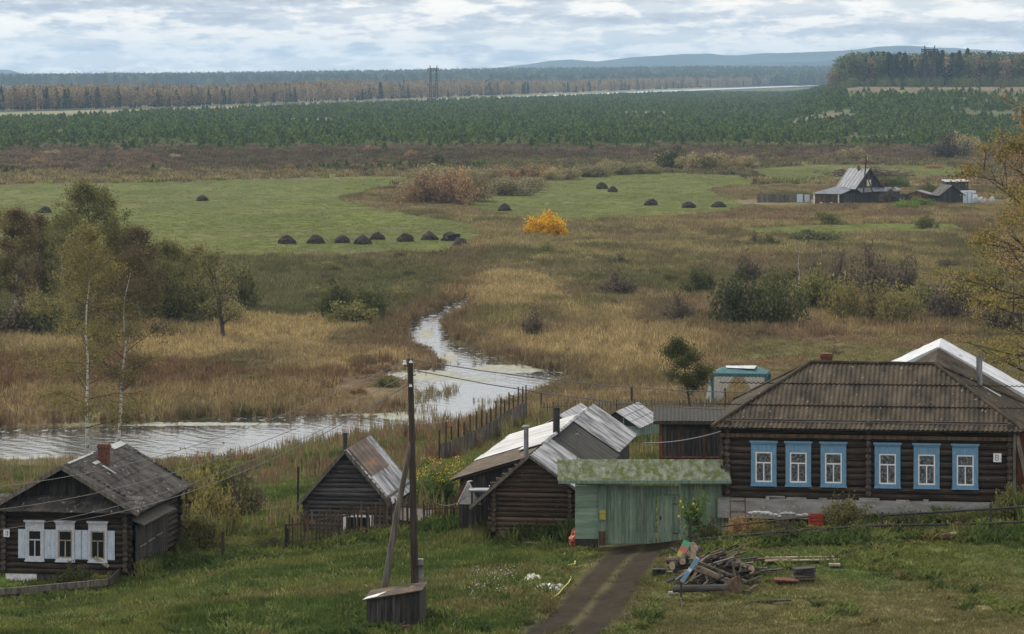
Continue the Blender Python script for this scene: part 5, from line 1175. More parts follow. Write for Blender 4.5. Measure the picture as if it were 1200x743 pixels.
# ================================================================== TREES, SHRUBS, PLANTS
def leaves(centers, rad, n, size, seed, squash=.8, droop=0, elong=1.0):
    """n leaf faces scattered in gaussian clumps round the given centres -> (n,4,3)"""
    g = np.random.default_rng(seed); C_ = np.asarray(centers, float); idx = g.integers(0, len(C_), n)
    rad = np.broadcast_to(np.asarray(rad, float), (len(C_),))
    p = C_[idx]+g.normal(size=(n, 3))*rad[idx][:, None]*np.array([1, 1, squash])*.55
    a = g.normal(size=(n, 3)); a[:, 2] -= droop; a /= np.linalg.norm(a, axis=1)[:, None]; b = np.cross(a, g.normal(size=(n, 3))); b /= np.linalg.norm(b, axis=1)[:, None]
    s = (size*g.uniform(.5, 1.35, n))[:, None]; a = a*s*elong; b = b*s*.55
    return np.stack([p-a*.5, p+b*.5, p+a*.5, p-b*.5], 1)
TB = ['bark', 'bark']
def grow(seed, h, r0, first, nl, reach, up=.6, lean=(0, 0), sub=4, wig=.03, droop=0.0, top_taper=.5, multi=1, limb_r=.35):
    """tapered trunk(s), limbs and twigs; returns MB of wood and the twig tips"""
    g = random.Random(seed); mb = MB(); tips = []
    for m_ in range(multi):
        n = 9; pts = []; a0 = g.uniform(0, 6.28); sp = 0 if multi == 1 else g.uniform(.12, .45)*h
        for i in range(n+1):
            t = i/n; pts.append(Vector((lean[0]*h*t+math.cos(a0)*sp*t**1.3+g.uniform(-wig, wig)*h*t*.6, lean[1]*h*t+math.sin(a0)*sp*t**1.3+g.uniform(-wig, wig)*h*t*.6, h*t*(1 if multi == 1 else g.uniform(.96, 1)))))
        rr = [r0*(1-t/n*.93)*(1.25 if t == 0 else 1) for t in range(n+1)]; mb.mat(TB[0]).tube(pts, rr, 7); mb.mat(TB[1])
        for k in range(nl):
            t = first+(1-first)*(k+g.random())/nl*.98; q = pts[min(int(t*n), n-1)].lerp(pts[min(int(t*n)+1, n)], t*n-int(t*n))
            az_ = k*2.4+g.uniform(-.5, .5); rel = (t-first)/(1-first); L_ = reach*h*max(.13, math.sin(math.pi*(.20+.77*rel**.85)))*g.uniform(.62, 1.12)*(1 if top_taper < .6 else 1.08)
            el_ = up+g.uniform(-.25, .25)+rel*.12; P_ = [q]; d = Vector((math.cos(az_)*math.cos(el_), math.sin(az_)*math.cos(el_), math.sin(el_)))
            for j in range(4): d = (d+Vector((g.uniform(-.16, .16), g.uniform(-.16, .16), g.uniform(-.12, .14)-droop))).normalized(); P_.append(P_[-1]+d*L_/4)
            rl = max(.015, r0*limb_r*(1-rel*.6)); mb.tube(P_, [rl*(1-j*.21) for j in range(5)], 5); tips.append(P_[-1])
            for s_ in range(sub):
                j = g.uniform(1.0, 3.9); c = P_[int(j)].lerp(P_[min(int(j)+1, 4)], j-int(j)); dd = (d+Vector((g.uniform(-1, 1), g.uniform(-1, 1), g.uniform(-.5, .6)-droop*1.5))).normalized()
                e = c+dd*L_*g.uniform(.2, .45); e2 = e+Vector((g.uniform(-.2, .2), g.uniform(-.2, .2), -.25*droop*4))*L_*.3; mb.tube([c, e, e2], [rl*.4, rl*.22, rl*.08], 4); tips += [e, e2]
        tips.append(pts[-1])
    return mb, [tuple(t) for t in tips]
def tree(name, p, seed, h, r0, label, cat, leafmat, bark='bark', n=6000, size=.2, rad=.8, group=None, crown_name='crown', squash=.8, **kw):
    r = root(name, p, 0, label, cat, group); TB[0] = bark; mb, tips = grow(seed, h, r0, **kw); mb.build('trunk', r, smooth=True)
    g = np.random.default_rng(seed); T_ = np.array(tips); keep = g.random(len(T_)) > .30; T_ = T_[keep]; rad = rad*.78
    soup(crown_name, leaves(T_, rad*g.uniform(.5, 1.3, len(T_)), n, size, seed+1, squash), 4, leafmat, r); return r
# two thin birches on the near bank
tree('birch_tree', P(102, 262), 31, 17.6, .14, 'slender birch with sparse olive leaves, left one of the near pair by the river', 'tree', 'leaf_birch', 'birch_bark', 21000, .17, 1.15, 'birches by the river', first=.13, nl=36, reach=.27, up=.45, sub=6, wig=.025, droop=.06, top_taper=.55)
tree('birch_tree', P(138, 266), 32, 15.6, .14, 'slender white-stemmed birch, right one of the near pair by the river, leaning right', 'tree', 'leaf_rust', 'birch_bark', 15000, .16, 1.1, 'birches by the river', first=.30, nl=30, reach=.26, up=.5, lean=(.06, 0), sub=5, wig=.03, droop=.04)
tree('birch_tree', P(104, 388), 33, 16.2, .26, 'tallest full-crowned green birch behind the left meadow edge', 'tree', 'leaf_olive', 'bark', 26000, .23, 1.15, first=.16, nl=44, reach=.34, up=.55, sub=6, top_taper=.78)
tree('birch_tree', P(162, 385), 34, 11.5, .2, 'rusty-topped birch right of the tallest green crown', 'tree', 'leaf_rust', 'bark_pale', 12000, .22, .9, first=.2, nl=28, reach=.27, up=.6, sub=5, top_taper=.75)
tree('birch_tree', P(18, 398), 35, 13.2, .2, 'rust-coloured birch with a bright white stem at the left edge', 'tree', 'leaf_rust', 'birch_bark', 15000, .24, 1.0, first=.22, nl=32, reach=.27, up=.6, sub=5, top_taper=.7)
tree('birch_tree', P(44, 405), 36, 12.2, .2, 'second rusty birch just right of the white stemmed one at the left edge', 'tree', 'leaf_rust', 'birch_bark', 12000, .24, 1.0, first=.2, nl=30, reach=.26, up=.6, sub=5, top_taper=.7)
tree('birch_tree', P(-14, 395), 37, 13.8, .2, 'olive birch cut off by the left edge beside the rust-coloured one', 'tree', 'leaf_birch', 'birch_bark', 13000, .24, 1.0, first=.2, nl=30, reach=.26, up=.6, sub=5, top_taper=.7)
tree('willow_tree', P(262, 372), 38, 9.5, .22, 'bare-limbed dark willow at the right end of the left thicket', 'tree', 'leaf_olive', 'bark', 4200, .22, .9, first=.15, nl=12, reach=.42, up=.75, sub=6, multi=2)
tree('bare_tree', P(936, 432), 39, 7.4, .10, 'bare bright white dead birch among the dark bushes of the marsh', 'tree', 'twig_purple', 'birch_bark', 160, .12, .3, first=.35, nl=14, reach=.20, up=.9, sub=3, crown_name='twigs')
tree('apple_tree', P(812, 228), 40, 5.3, .10, 'small dark green leaning tree by the back fence left of the party tent', 'tree', 'leaf_dark', 'bark', 15000, .12, .72, first=.34, nl=13, reach=.36, up=.45, lean=(-.16, 0), sub=5)
# big sparse tree entering from the right
r = tree('poplar_tree', P(1265, 196), 41, 19.0, .36, 'large sparse yellowing tree reaching in over the right edge', 'tree', 'leaf_yellow_sparse', 'bark', 30000, .17, .95, first=.16, nl=34, reach=.42, up=.42, sub=7, droop=.03, top_taper=.5, limb_r=.30)
r = tree('poplar_tree', P(1215, 210), 42, 14.0, .22, 'smaller yellowing tree standing under the large one at the right edge', 'tree', 'leaf_yellow_sparse', 'bark', 9500, .17, .9, first=.10, nl=26, reach=.42, up=.45, sub=6)
r = tree('poplar_tree', P(1222, 196), 43, 22.0, .2, 'tall thin brownish tree top at the upper right edge', 'tree', 'leaf_willow_rust', 'bark', 6000, .15, .9, first=.35, nl=24, reach=.17, up=.8, sub=6)
# shrubs: a handful of shared forms
SH = {}
def shrub_proto(key, seed, n, size, mat, stems=9, rag=.25, flat=1.0):
    n = int(n*1.35)
    g = random.Random(seed); mb = MB(); cs = []
    for i in range(stems):
        a = g.uniform(0, 6.28); r_ = math.sqrt(g.random())*.9; hh = (1-r_*.55)*g.uniform(.65, 1.0); e = Vector((math.cos(a)*r_*.85, math.sin(a)*r_*.85, hh*.95)); m_ = Vector((e.x*.35, e.y*.35, hh*.5))
        mb.tube([(e.x*.1, e.y*.1, 0), m_, e], [.022, .015, .006], 4)
        for q in range(3): t = g.uniform(.4, 1); b_ = m_.lerp(e, t); c = b_+Vector((g.uniform(-.2, .2), g.uniform(-.2, .2), g.uniform(0, .22))); mb.tube([b_, c], [.008, .003], 3)
        for q in range(4): t = g.uniform(.1, 1); cs.append((e.x*(.25+.75*t), e.y*(.25+.75*t), hh*(.22+.72*t)))
    gg = np.random.default_rng(seed); k_ = 46; th = gg.uniform(0, 6.28, k_); ph = np.arccos(gg.uniform(0, 1, k_)); rr = gg.uniform(.55, .92, k_)*(1+.16*np.sin(th*3+seed)); dm = np.stack([np.cos(th)*np.sin(ph)*rr, np.sin(th)*np.sin(ph)*rr, .10+np.cos(ph)*rr*.85], 1)
    if not mat.startswith('twig'): cs = dm if key == 'gold' else np.concatenate([np.array(cs)[::3]*np.array([.8, .8, .8]), dm])
    if key == 'gold': n *= 2
    cs = np.array(cs); rd = gg.uniform(.13, .27, len(cs))
    s = MB(); st = mb.build('stems', None, mat='bark')
    V = leaves(cs, rd, n, size, seed, .9, elong=1.2); V[..., 2] = np.maximum(V[..., 2], .02)
    V[..., 2] *= flat
    fo = soup('foliage', V, 4, mat); me1, me2 = st.data, fo.data
    bpy.data.objects.remove(st); bpy.data.objects.remove(fo); SH[key] = (me1, me2)
for key, seed, n, size, mat, stems in (('olive', 1, 2600, .085, 'leaf_olive', 12), ('olive2', 2, 2600, .085, 'leaf_olive', 14), ('dark', 3, 3000, .085, 'leaf_dark', 13), ('dark2', 4, 3000, .08, 'leaf_dark', 12),
    ('willow', 5, 3000, .075, 'leaf_willow', 14), ('willow2', 6, 3000, .075, 'leaf_willow', 13), ('wrust', 7, 3000, .075, 'leaf_willow_rust', 14), ('gold', 8, 2800, .08, 'leaf_gold', 13), ('twig', 9, 1500, .07, 'twig_purple', 16), ('twig2', 10, 1300, .07, 'twig_purple', 16),
    ('green', 11, 2200, .085, 'leaf_green', 11), ('birchy', 12, 2000, .08, 'leaf_birch', 12), ('birchy2', 13, 2000, .08, 'leaf_birch', 12)): shrub_proto(key, seed, n, size, mat, stems)
rs = random.Random(77)
def shrub(key, p, wid, hgt, label, cat='shrub', group=None, name='shrub', dep=None):
    """wid full width, hgt height in metres"""
    a, b = SH[key]; r = root(name, p, rs.uniform(0, 6.28), label, cat, group); r.scale = (wid/2, (dep or wid)/2, hgt)
    for nm, me in (('stems', a), ('foliage', b)):
        o = bpy.data.objects.new(nm, me); COL.objects.link(o); o.parent = r
    return r
def shp(key, px, pyb, wpx, hpx, label, group=None, **kw):
    p = G(px, pyb); s_ = p.y/F; p.z -= .1; wpx *= 1.25; hpx *= 1.05; return shrub(key, p, wpx*s_, hpx*s_*1.12, label, group=group, **kw)
tree('willow_tree', P(196, 392), 51, 9.5, .18, 'olive willow between the birches and the left thicket', 'tree', 'leaf_olive', 'bark', 12000, .22, 1.1, 'willows of the left thicket', first=.10, nl=26, reach=.38, up=.6, sub=6, multi=1)
tree('willow_tree', P(232, 396), 52, 8.6, .18, 'second olive willow, nearer the bare-limbed one in the left thicket', 'tree', 'leaf_birch', 'bark', 9000, .22, 1.1, 'willows of the left thicket', first=.10, nl=24, reach=.38, up=.6, sub=6, multi=1)
tree('birch_tree', P(72, 402), 53, 11.8, .18, 'olive-brown birch filling the gap left of the tallest green crown', 'tree', 'leaf_olive', 'birch_bark', 12000, .22, 1.0, first=.18, nl=30, reach=.28, up=.6, sub=5, top_taper=.7)
tree('birch_tree', P(134, 392), 54, 11.5, .18, 'olive birch filling the gap right of the tallest green crown', 'tree', 'leaf_birch', 'bark_pale', 12000, .22, 1.0, first=.15, nl=30, reach=.32, up=.6, sub=5, top_taper=.7)
L1 = 'dense olive willow bush in the thicket between birches and the left meadow'
gL = 'bushes of the left thicket'
for key, px, py, w_, h_ in (('olive',200,378,75,64),('willow',240,376,70,58),('olive',222,385,66,46),('olive2',178,370,60,66),('olive',283,366,44,52),('willow2',262,384,50,30),('olive2',140,372,60,50),('olive',150,352,70,62)): shp(key, px, py, w_, h_, L1, gL)
L2 = 'low dark bramble bush at the foot of the birches on the left'
for key, px, py, w_, h_ in (('twig',20,396,90,44),('dark2',64,396,70,40),('twig2',112,393,60,36),('dark',-20,396,60,46),('twig',95,388,60,40)): shp(key, px, py, w_, h_, L2, 'dark brambles under the birches')
shp('dark', 396, 378, 46, 44, 'left half of the dark green bush pair by the stream'); shp('dark2', 428, 378, 50, 42, 'right half of the dark green bush pair by the stream')
shp('olive', 412, 384, 60, 28, 'low olive bush in front of the dark green pair by the stream')
shp('gold', 641, 279, 40, 29, 'single bright orange autumn bush on the marsh', name='autumn_bush')
for key, px, py, w_, h_, lb in (('wrust',500,240,60,36,'large rusty-orange willow clump at the left end of the shrub row'), ('wrust',530,240,60,40,'large reddish-brown willow clump, middle of the big shrub'), ('willow2',553,236,46,36,'pale brown willow clump at the right of the big shrub'), ('willow',520,222,80,26,'pale crest of the big willow clump, rear side'),
    ('willow',596,229,60,20,'pale olive willow bush right of the big rusty clump'), ('willow2',622,226,34,18,'small pale willow bush at the right end of the olive one')): shp(key, px, py, w_, h_, lb, 'willows at the meadow edge')
L3 = 'olive-brown willow shrub in the long row behind the right meadow'
for px in range(575, 880, 13):
    k = rs.choice(('willow', 'willow2', 'olive', 'willow', 'wrust')); big_ = 1.3 if 770 < px < 850 else 1.0
    shp(k, px+rs.uniform(-5, 5), np.interp(px, [575, 640, 700, 870], [214, 210, 204, 196])+rs.uniform(-2, 3), rs.uniform(24, 40), rs.uniform(9, 16)*big_, L3, 'willow row behind the right meadow')
shp('dark', 790, 200, 46, 24, 'dark rounded willow standing highest in the row behind the right meadow'); shp('dark', 513, 195, 17, 15, 'single round dark bush on the brown heath')
shp('twig', 1112, 186, 60, 28, 'large grey-brown willow by the pines on the right'); shp('willow', 1128, 184, 44, 26, 'pale willow beside the large grey one by the pines')
shp('twig2', 1035, 210, 150, 16, 'long low grey-brown thicket behind the far farm'); shp('willow', 1000, 188, 34, 14, 'small pale bush on the heath behind the far farmhouse')
# marsh bushes on the right
gM = 'bushes in the middle of the marsh'
for key, px, py, w_, h_, lb in (('dark',868,384,70,54,'darkest round bush of the marsh thicket, front left'), ('dark2',905,386,66,52,'dark round bush of the marsh thicket right of the darkest one'), ('olive',915,356,50,40,'olive bush behind the dark ones in the marsh thicket'), ('olive2',955,368,60,50,'olive bush just right of the bare white birch'),
    ('birchy',990,380,50,46,'yellow-green bush of the marsh thicket'), ('birchy2',1025,382,54,46,'second yellow-green bush, right of the first'), ('birchy',1052,386,50,42,'third yellow-green bush, nearest the big tree'), ('twig',1020,352,74,58,'tall purple-grey bare shrub behind the yellow-green bushes'),
    ('twig2',1060,346,60,50,'purple-grey bare shrub right of the tall one'), ('twig',985,345,50,46,'bare dark shrub between the white birch and the tall purple one'), ('twig',724,350,62,30,'low round purple-grey bush alone in the marsh'), ('dark2',818,350,34,34,'small dark spiky bush left of the marsh thicket'),
    ('twig2',875,334,44,36,'bare grey shrub behind the darkest marsh bush'), ('twig',795,382,46,34,'bare twiggy shrub in golden grass left of the darkest bush'), ('twig2',628,398,44,40,'bare dark shrub beside the stream bend'), ('dark',953,285,70,14,'low dark-green patch bush on the marsh below the far farm'),
    ('olive2',1085,372,60,40,'olive shrub under the branches of the big tree'), ('twig',1115,380,70,54,'brown shrub under the branches of the big tree'), ('olive',1150,362,70,50,'dim olive shrub behind the big right tree'), ('twig2',1180,392,80,60,'wide brown shrub behind the big right tree')): shp(key, px, py, w_, h_, lb, gM)
# farm shrubs
for key, px, py, w_, h_, lb in (('green',1052,222,22,17,'round green tree between far farmhouse and red shed'), ('olive',1038,222,22,14,'olive bush against the right gable of the far farmhouse'), ('twig',1045,240,34,20,'brown shrub in front of the far farmhouse'), ('green',1076,244,34,14,'green shrub before the small red shed'), ('olive2',1090,232,26,18,'olive shrub between red shed and dark barn'), ('twig2',990,243,40,8,'low grey weeds bush before the far farm annex'), ('green',1060,246,30,12,'low green shrub right of the brown one at the far farm')): shp(key, px, py, w_, h_, lb, 'shrubs of the far farm')
# scattered marsh shrublets
L4 = 'small scrubby bush scattered over the open marsh'
for i in range(46):
    px = rs.uniform(600, 1190); py = rs.choice((rs.uniform(262, 330), rs.uniform(300, 420))); 
    if inpoly(np.array([px]), np.array([py]), RIV)[0] or (py > 330 and px < 690): continue
    shp(rs.choice(('twig', 'twig2', 'olive', 'olive2', 'willow')), px, py, rs.uniform(16, 40), rs.uniform(6, 16), L4, 'scattered marsh bushes')
L6 = 'low scrubby bush in the rough sedge between the hay meadow and the stream'
for i in range(34): shp(rs.choice(('twig', 'olive', 'olive2', 'twig2', 'olive')), rs.uniform(290, 525), rs.uniform(308, 372), rs.uniform(14, 40), rs.uniform(6, 14), L6, 'scrub below the hay meadow')
for i in range(22): shp(rs.choice(('twig', 'twig2', 'wrust', 'olive')), rs.uniform(160, 470), rs.uniform(425, 462), rs.uniform(14, 34), rs.uniform(7, 14), 'low rusty bush in the brown band above the left river reach', 'scrub above the left reach')
L5 = 'small brownish bush on the heath before the pine plantation'
for i in range(34): shp(rs.choice(('twig', 'willow', 'olive', 'wrust')), rs.uniform(-10, 1190), rs.uniform(176, 208), rs.uniform(9, 22), rs.uniform(4, 8), L5, 'heath bushes')
# village shrubs
def vs(key, px, D, w_, h_, lb, grp=None, name='shrub', **kw): p = P(px, D, -.05); return shrub(key, p, w_, h_, lb, group=grp, name=name, **kw)
for key, px, D, w_, h_, lb in (('birchy',228,158,3.2,3.1,'yellowish shrub just right of the left log house'), ('olive',262,162,3.4,3.4,'large olive shrub right of the left log house'), ('birchy2',250,152,2.6,2.6,'mixed shrub leaning over the wire fence, left part'), ('twig',285,166,3.0,3.0,'brown twiggy shrub right of the large olive one'), ('olive2',215,147,2.2,2.0,'dark olive shrub at the back corner of the left log house'),
    ('olive',240,147,2.0,1.7,'low olive shrub against the wire fence, middle'), ('twig2',275,160,2.8,2.4,'purple-brown shrub in the garden right of the left house'), ('dark',208,145.5,1.6,1.1,'low dark shrub beside the plank porch'), ('dark2',318,146,1.2,.9,'small dark shrub at the left end of the picket fence')): vs(key, px, D, w_, h_, lb, 'garden shrubs at the left house')
for key, px, D, w_, h_, lb in (('dark',88,135.3,1.9,1.15,'dark green bush beneath the windows of the left log house'), ('green',5,134.2,1.5,1.1,'fresh green bush at the left corner of the left log house'), ('olive',120,134.9,1.2,.8,'low olive bush under the right window of the left house')): vs(key, px, D, w_, h_, lb, 'front garden bushes of the left house')
yb = vs('green', 515, 158, 2.6, 2.3, 'green bush with yellow flowers between bath house and low shed', name='flowering_bush')
def dots(parent, cs, n, size, seed, mat, rad, name): return soup(name, leaves(cs, rad, n, size, seed, .9), 4, mat, parent)
p0 = P(515, 158); fl = root('yellow_flowers', p0, 0, 'cloud of small yellow flowers on the bush between bath house and shed', 'flowers'); fl['kind'] = 'stuff'
g_ = np.random.default_rng(5); cs = np.stack([g_.uniform(-1.15, 1.15, 40), g_.uniform(-1, .4, 40), g_.uniform(1.2, 2.4, 40)], 1); dots(fl, cs, 420, .085, 5, 'petal_yellow', .25, 'petals')
vs('olive', 548, 160, 2.0, 1.9, 'olive bush behind the flowering one, against the low shed', name='shrub')
vs('green', 498, 170, 2.6, 2.0, 'plain green bush on the slope above the flowering one')
for key, px, D, w_, h_, lb in (('birchy',990,130.6,2.3,1.35,'yellowish rounded bush in front of the big log house'), ('wrust',868,131.6,1.5,1.1,'rusty shrub at the left end of the rail fence'), ('birchy2',890,131.2,1.6,.9,'low yellow-olive shrub beside the rusty one'), ('dark',830,130.5,1.5,1.1,'dark leafy shrub between sunflower and rail fence'), ('dark2',1066,130,1.8,.7,'low dark shrub behind the rail fence, middle'),
    ('olive',1120,129.8,2.0,.65,'low olive shrub behind the rail fence, right of middle'), ('olive2',1188,130.4,1.9,1.5,'tall olive shrub at the right corner of the big log house'), ('dark',1010,128.8,2.0,.6,'dark weeds bush in front of the yellowish one'), ('dark2',925,129.2,2.6,.6,'low dark shrub under the lower rail, left'), ('olive',960,129.0,1.8,.6,'low olive shrub under the lower rail, middle'), ('twig',915,131,2.2,.7,'brown dry shrub behind the rail below the stones')): vs(key, px, D, w_, h_, lb, 'bushes along the rail fence')
# sunflower clump at the gate
sf_ = root('sunflower_plant', P(809, 130.8), 0, 'tall leafy sunflower with small yellow heads right of the gate', 'sunflower')
mb = MB().mats or None; mb = MB(); g = random.Random(4); cs = []
for i in range(6):
    a = g.uniform(0, 6.28); e = Vector((math.cos(a)*g.uniform(.1, .42), math.sin(a)*.3, g.uniform(1.3, 1.95))); mb.tube([(e.x*.3, e.y*.3, 0), e*.6, e], [.022, .018, .01], 5); cs += [e*t for t in (.55, .7, .8, .9, 1.0)]
mb.build('stem', sf_, mat='leaf_green'); soup('leaves', leaves(cs, .34, 330, .20, 4, .9, elong=1.1), 4, 'leaf_green', sf_)
mb = MB().mat('petal_yellow')
for e in ((-.38,-.2,1.82),(-.30,-.3,1.62),(-.45,-.2,1.25),(.1,-.35,1.75),(.25,-.25,1.55)): mb.tube([Vector(e), Vector(e)+Vector((-.01, -.03, 0))], [.045, .035], 9)
mb.build('flower_heads', sf_)
# white umbel flowers in tall grass
fl = root('white_flowers', P(579, 122), 0, 'patch of small white wild flowers in the tall grass', 'flowers'); fl['kind'] = 'stuff'; g_ = np.random.default_rng(6)
cs = np.stack([g_.uniform(-.8, .7, 30), g_.uniform(-3, 3, 30), g_.uniform(.15, .5, 30)], 1); cs[:, 2] += np.array([H(p0_[0]+fl.location.x, p0_[1]+fl.location.y)-fl.location.z for p0_ in cs]); dots(fl, cs, 260, .05, 6, 'petal_white', .2, 'petals')

# ---- instanced masses -----------------------------------------------------------------------------------
def mesh_soup(V, nper, mat, tris=None):
    k = len(V); me = bpy.data.meshes.new('src'); me.vertices.add(k*nper); me.vertices.foreach_set('co', np.ascontiguousarray(V, np.float32).ravel()); me.loops.add(k*nper); me.loops.foreach_set('vertex_index', np.arange(k*nper, dtype=np.int32))
    me.polygons.add(k); me.polygons.foreach_set('loop_start', np.arange(0, k*nper, nper, dtype=np.int32)); me.polygons.foreach_set('loop_total', np.full(k, nper, np.int32)); me.update(calc_edges=True); me.materials.append(MATS[mat]); return me
def scatter(name, pts, meshes, scale, tint=None, label='', cat='', kind='stuff', seed=0):
    """ONE object: points that carry instances of a few source meshes"""
    g = np.random.default_rng(seed); n = len(pts); me = bpy.data.meshes.new(name); me.vertices.add(n); me.vertices.foreach_set('co', np.asarray(pts, np.float32).ravel())
    def at_(nm, typ, arr, key): a = me.attributes.new(nm, typ, 'POINT'); a.data.foreach_set(key, np.asarray(arr, np.float32).ravel())
    rot = np.zeros((n, 3)); rot[:, 2] = g.uniform(0, 6.28, n); at_('rot', 'FLOAT_VECTOR', rot, 'vector'); at_('scl', 'FLOAT_VECTOR', scale, 'vector')
    if tint is not None: at_('tint', 'FLOAT_COLOR', np.concatenate([tint, np.ones((n, 1))], 1), 'color')
    a = me.attributes.new('pick', 'INT', 'POINT'); a.data.foreach_set('value', g.integers(0, len(meshes), n).astype(np.int32))
    o = bpy.data.objects.new(name, me); COL.objects.link(o)
    sc_ = bpy.data.collections.new(name+'_sources')
    for i, m_ in enumerate(meshes): so_ = bpy.data.objects.new('%s_%02d' % (name, i), m_); sc_.objects.link(so_)
    ng = bpy.data.node_groups.new(name, 'GeometryNodeTree'); ng.interface.new_socket('Geometry', in_out='INPUT', socket_type='NodeSocketGeometry'); ng.interface.new_socket('Geometry', in_out='OUTPUT', socket_type='NodeSocketGeometry')
    gi = ng.nodes.new('NodeGroupInput'); go = ng.nodes.new('NodeGroupOutput'); ci = ng.nodes.new('GeometryNodeCollectionInfo'); ci.inputs['Collection'].default_value = sc_; ci.inputs['Separate Children'].default_value = True; ci.inputs['Reset Children'].default_value = True
    ip = ng.nodes.new('GeometryNodeInstanceOnPoints'); ip.inputs['Pick Instance'].default_value = True
    def na(nm, ty): x = ng.nodes.new('GeometryNodeInputNamedAttribute'); x.data_type = ty; x.inputs['Name'].default_value = nm; return x.outputs[0]
    k = ng.links.new; k(gi.outputs[0], ip.inputs['Points']); k(ci.outputs[0], ip.inputs['Instance']); k(na('pick', 'INT'), ip.inputs['Instance Index']); k(na('rot', 'FLOAT_VECTOR'), ip.inputs['Rotation']); k(na('scl', 'FLOAT_VECTOR'), ip.inputs['Scale']); k(ip.outputs[0], go.inputs[0])
    md = o.modifiers.new('scatter', 'NODES'); md.node_group = ng; o['label'] = label; o['category'] = cat; o['kind'] = kind; return o
def tuft_mesh(seed, nb, w_, hgt, spread, lean, mat='tuft', tip=.35):
    g = np.random.default_rng(seed); a = g.uniform(0, 6.28, nb); r_ = np.sqrt(g.random(nb))*spread; b = np.stack([np.cos(a)*r_, np.sin(a)*r_, np.zeros(nb)], 1); h_ = hgt*g.uniform(.45, 1.1, nb)
    d = g.uniform(0, 6.28, nb); ln = lean*h_*g.uniform(.2, 1.2, nb); t = b+np.stack([np.cos(d)*ln, np.sin(d)*ln, h_], 1); f = g.uniform(0, 3.14, nb); s = np.stack([np.cos(f), np.sin(f), np.zeros(nb)], 1)*w_/2
    m_ = (b+t)/2+np.array([0, 0, .08])*hgt
    q = np.stack([b-s*.6, b+s*.6, m_+s, m_-s], 1); q2 = np.stack([m_-s, m_+s, t+s*tip, t-s*tip], 1); return mesh_soup(np.concatenate([q, q2]), 4, mat)
def pts_on(n, D0, D1, seed, umax=.165, power=2.0):
    g = np.random.default_rng(seed); y = (D0**power+(D1**power-D0**power)*g.random(n))**(1/power); x = g.uniform(-1, 1, n)*(umax*1.12*y+7); return x, y, g
def rectmask(x, y, boxes):
    m_ = np.zeros(len(x), bool)
    for o, x0, x1, y0, y1, rz in boxes:
        dx, dy = x-o.x, y-o.y; c_, s_ = math.cos(-rz), math.sin(-rz); lx, ly = dx*c_-dy*s_, dx*s_+dy*c_; m_ |= (lx > x0) & (lx < x1) & (ly > y0) & (ly < y1)
    return m_
houses = [(big.location, -.6, 14.5, -.7, 11, YAW), (lh.location, -2.9, 3.1, -.3, 8.6, YAW), (bh.location, -2, 2, -.2, 5.8, YAW), (ba.location, -1.8, 1.9, -.2, 21, YAW), (ls.location, .2, 3.2, .2, 17.4, YAW), (gt.location, 0, 7, -.3, .8, 0), (hb.location, -.05, 1.9, -.05, 1.25, YAW), (sh.location, -3, 4.4, -.2, 8.5, YAW), (ds.location, 0, 3.8, -.2, 3.8, 0)]
def track_d(x, y):
    d = np.array([134.5, 128, 121, 116, 110, 100.]); f = lambda pts: np.interp(-y, -d, [(p-600)/F*q for p, q in zip(pts, d)])
    return np.minimum(np.abs(x-f([735,718,686,660,600,540])), np.abs(x-f([770,757,728,705,668,620])))
# 1 village turf
x, y, g = pts_on(160000, 106, 262, 1, power=1.2)
keep = ~rectmask(x, y, houses); td = track_d(x, y); keep &= ~((y < 136) & (td < .55+.25*g.random(len(x)))); u = 600+F*x/y
keep &= ~((y < 136) & (y > 131.5) & (u > 700) & (u < 850) & (g.random(len(x)) < .8)); keep &= ~(river(x, y))
x, y = x[keep], y[keep]; z = terr(x, y); c = cover(x, y, z)*g.uniform(.8, 1.35, (len(x), 1))*1.0; u = 600+F*x/y
n2 = fbm(x*.35, y*.35, 50); short = ((y < 133) & (u > 650)).astype(float)
hs = (.55+.9*n2)*np.where(short > 0, .55, 1.0)*np.where(y > 150, 1.7, 1)*np.where((y > 118) & (y < 146) & (u < 650), 1.25, 1)
ne = (y < 147) & (y > 128.5) & (u < 680); hs = np.where((y > 138.5) & (y < 147) & (u > 520) & (u < 680), hs*1.5, hs)
dry = fbm(x*.2, y*.2, 52); c = np.where((g.random(len(x)) < .045)[:, None], c*1.5+np.array((.05, .045, .03)), c)
scatter('village_grass', np.stack([x, y, z-.02], 1), [tuft_mesh(s, 16, .035, .22, .26, .55) for s in range(5)], np.stack([np.ones_like(hs), np.ones_like(hs), hs], 1), c, 'uneven green grass with dry patches over the village slope', 'grass', seed=1)
# 2 tall weeds on the slope and along fences
x, y, g = pts_on(15000, 138, 292, 2, power=1.0); u = 600+F*x/y; n = fbm(x*.15, y*.1, 55)
keep = (((y > 205) & (n > .42)) | ((y > 150) & (y <= 205) & (n > .60)) ) & ~rectmask(x, y, houses) & ~river(x, y); keep &= ~((u > 660) & (y < 232) & (n < .7)); keep &= ~((u < 330) & (y > 246)); keep &= ~((u>520)&(y<205)&(y>148)&(n<.62))
keep &= g.random(len(x)) < .8
x, y = x[keep], y[keep]; z = terr(x, y); n = fbm(x*.2, y*.2, 56)
c = lerp(np.zeros((len(x), 3))+np.array((.13,.095,.06)), (.12,.12,.055), sst(.4, .6, n)); c = lerp(c, (.10,.06,.045), sst(.55, .7, fbm(x*.3, y*.3, 57))); hs = g.uniform(.6, 1.3, len(x))
scatter('tall_weeds', np.stack([x, y, z-.05], 1), [tuft_mesh(20+s, 16, .05, 1.15, .35, .22) for s in range(4)], np.stack([hs*.8, hs*.8, hs], 1), c, 'tall brown dry weeds on the slope between village and river', 'weeds', seed=2)
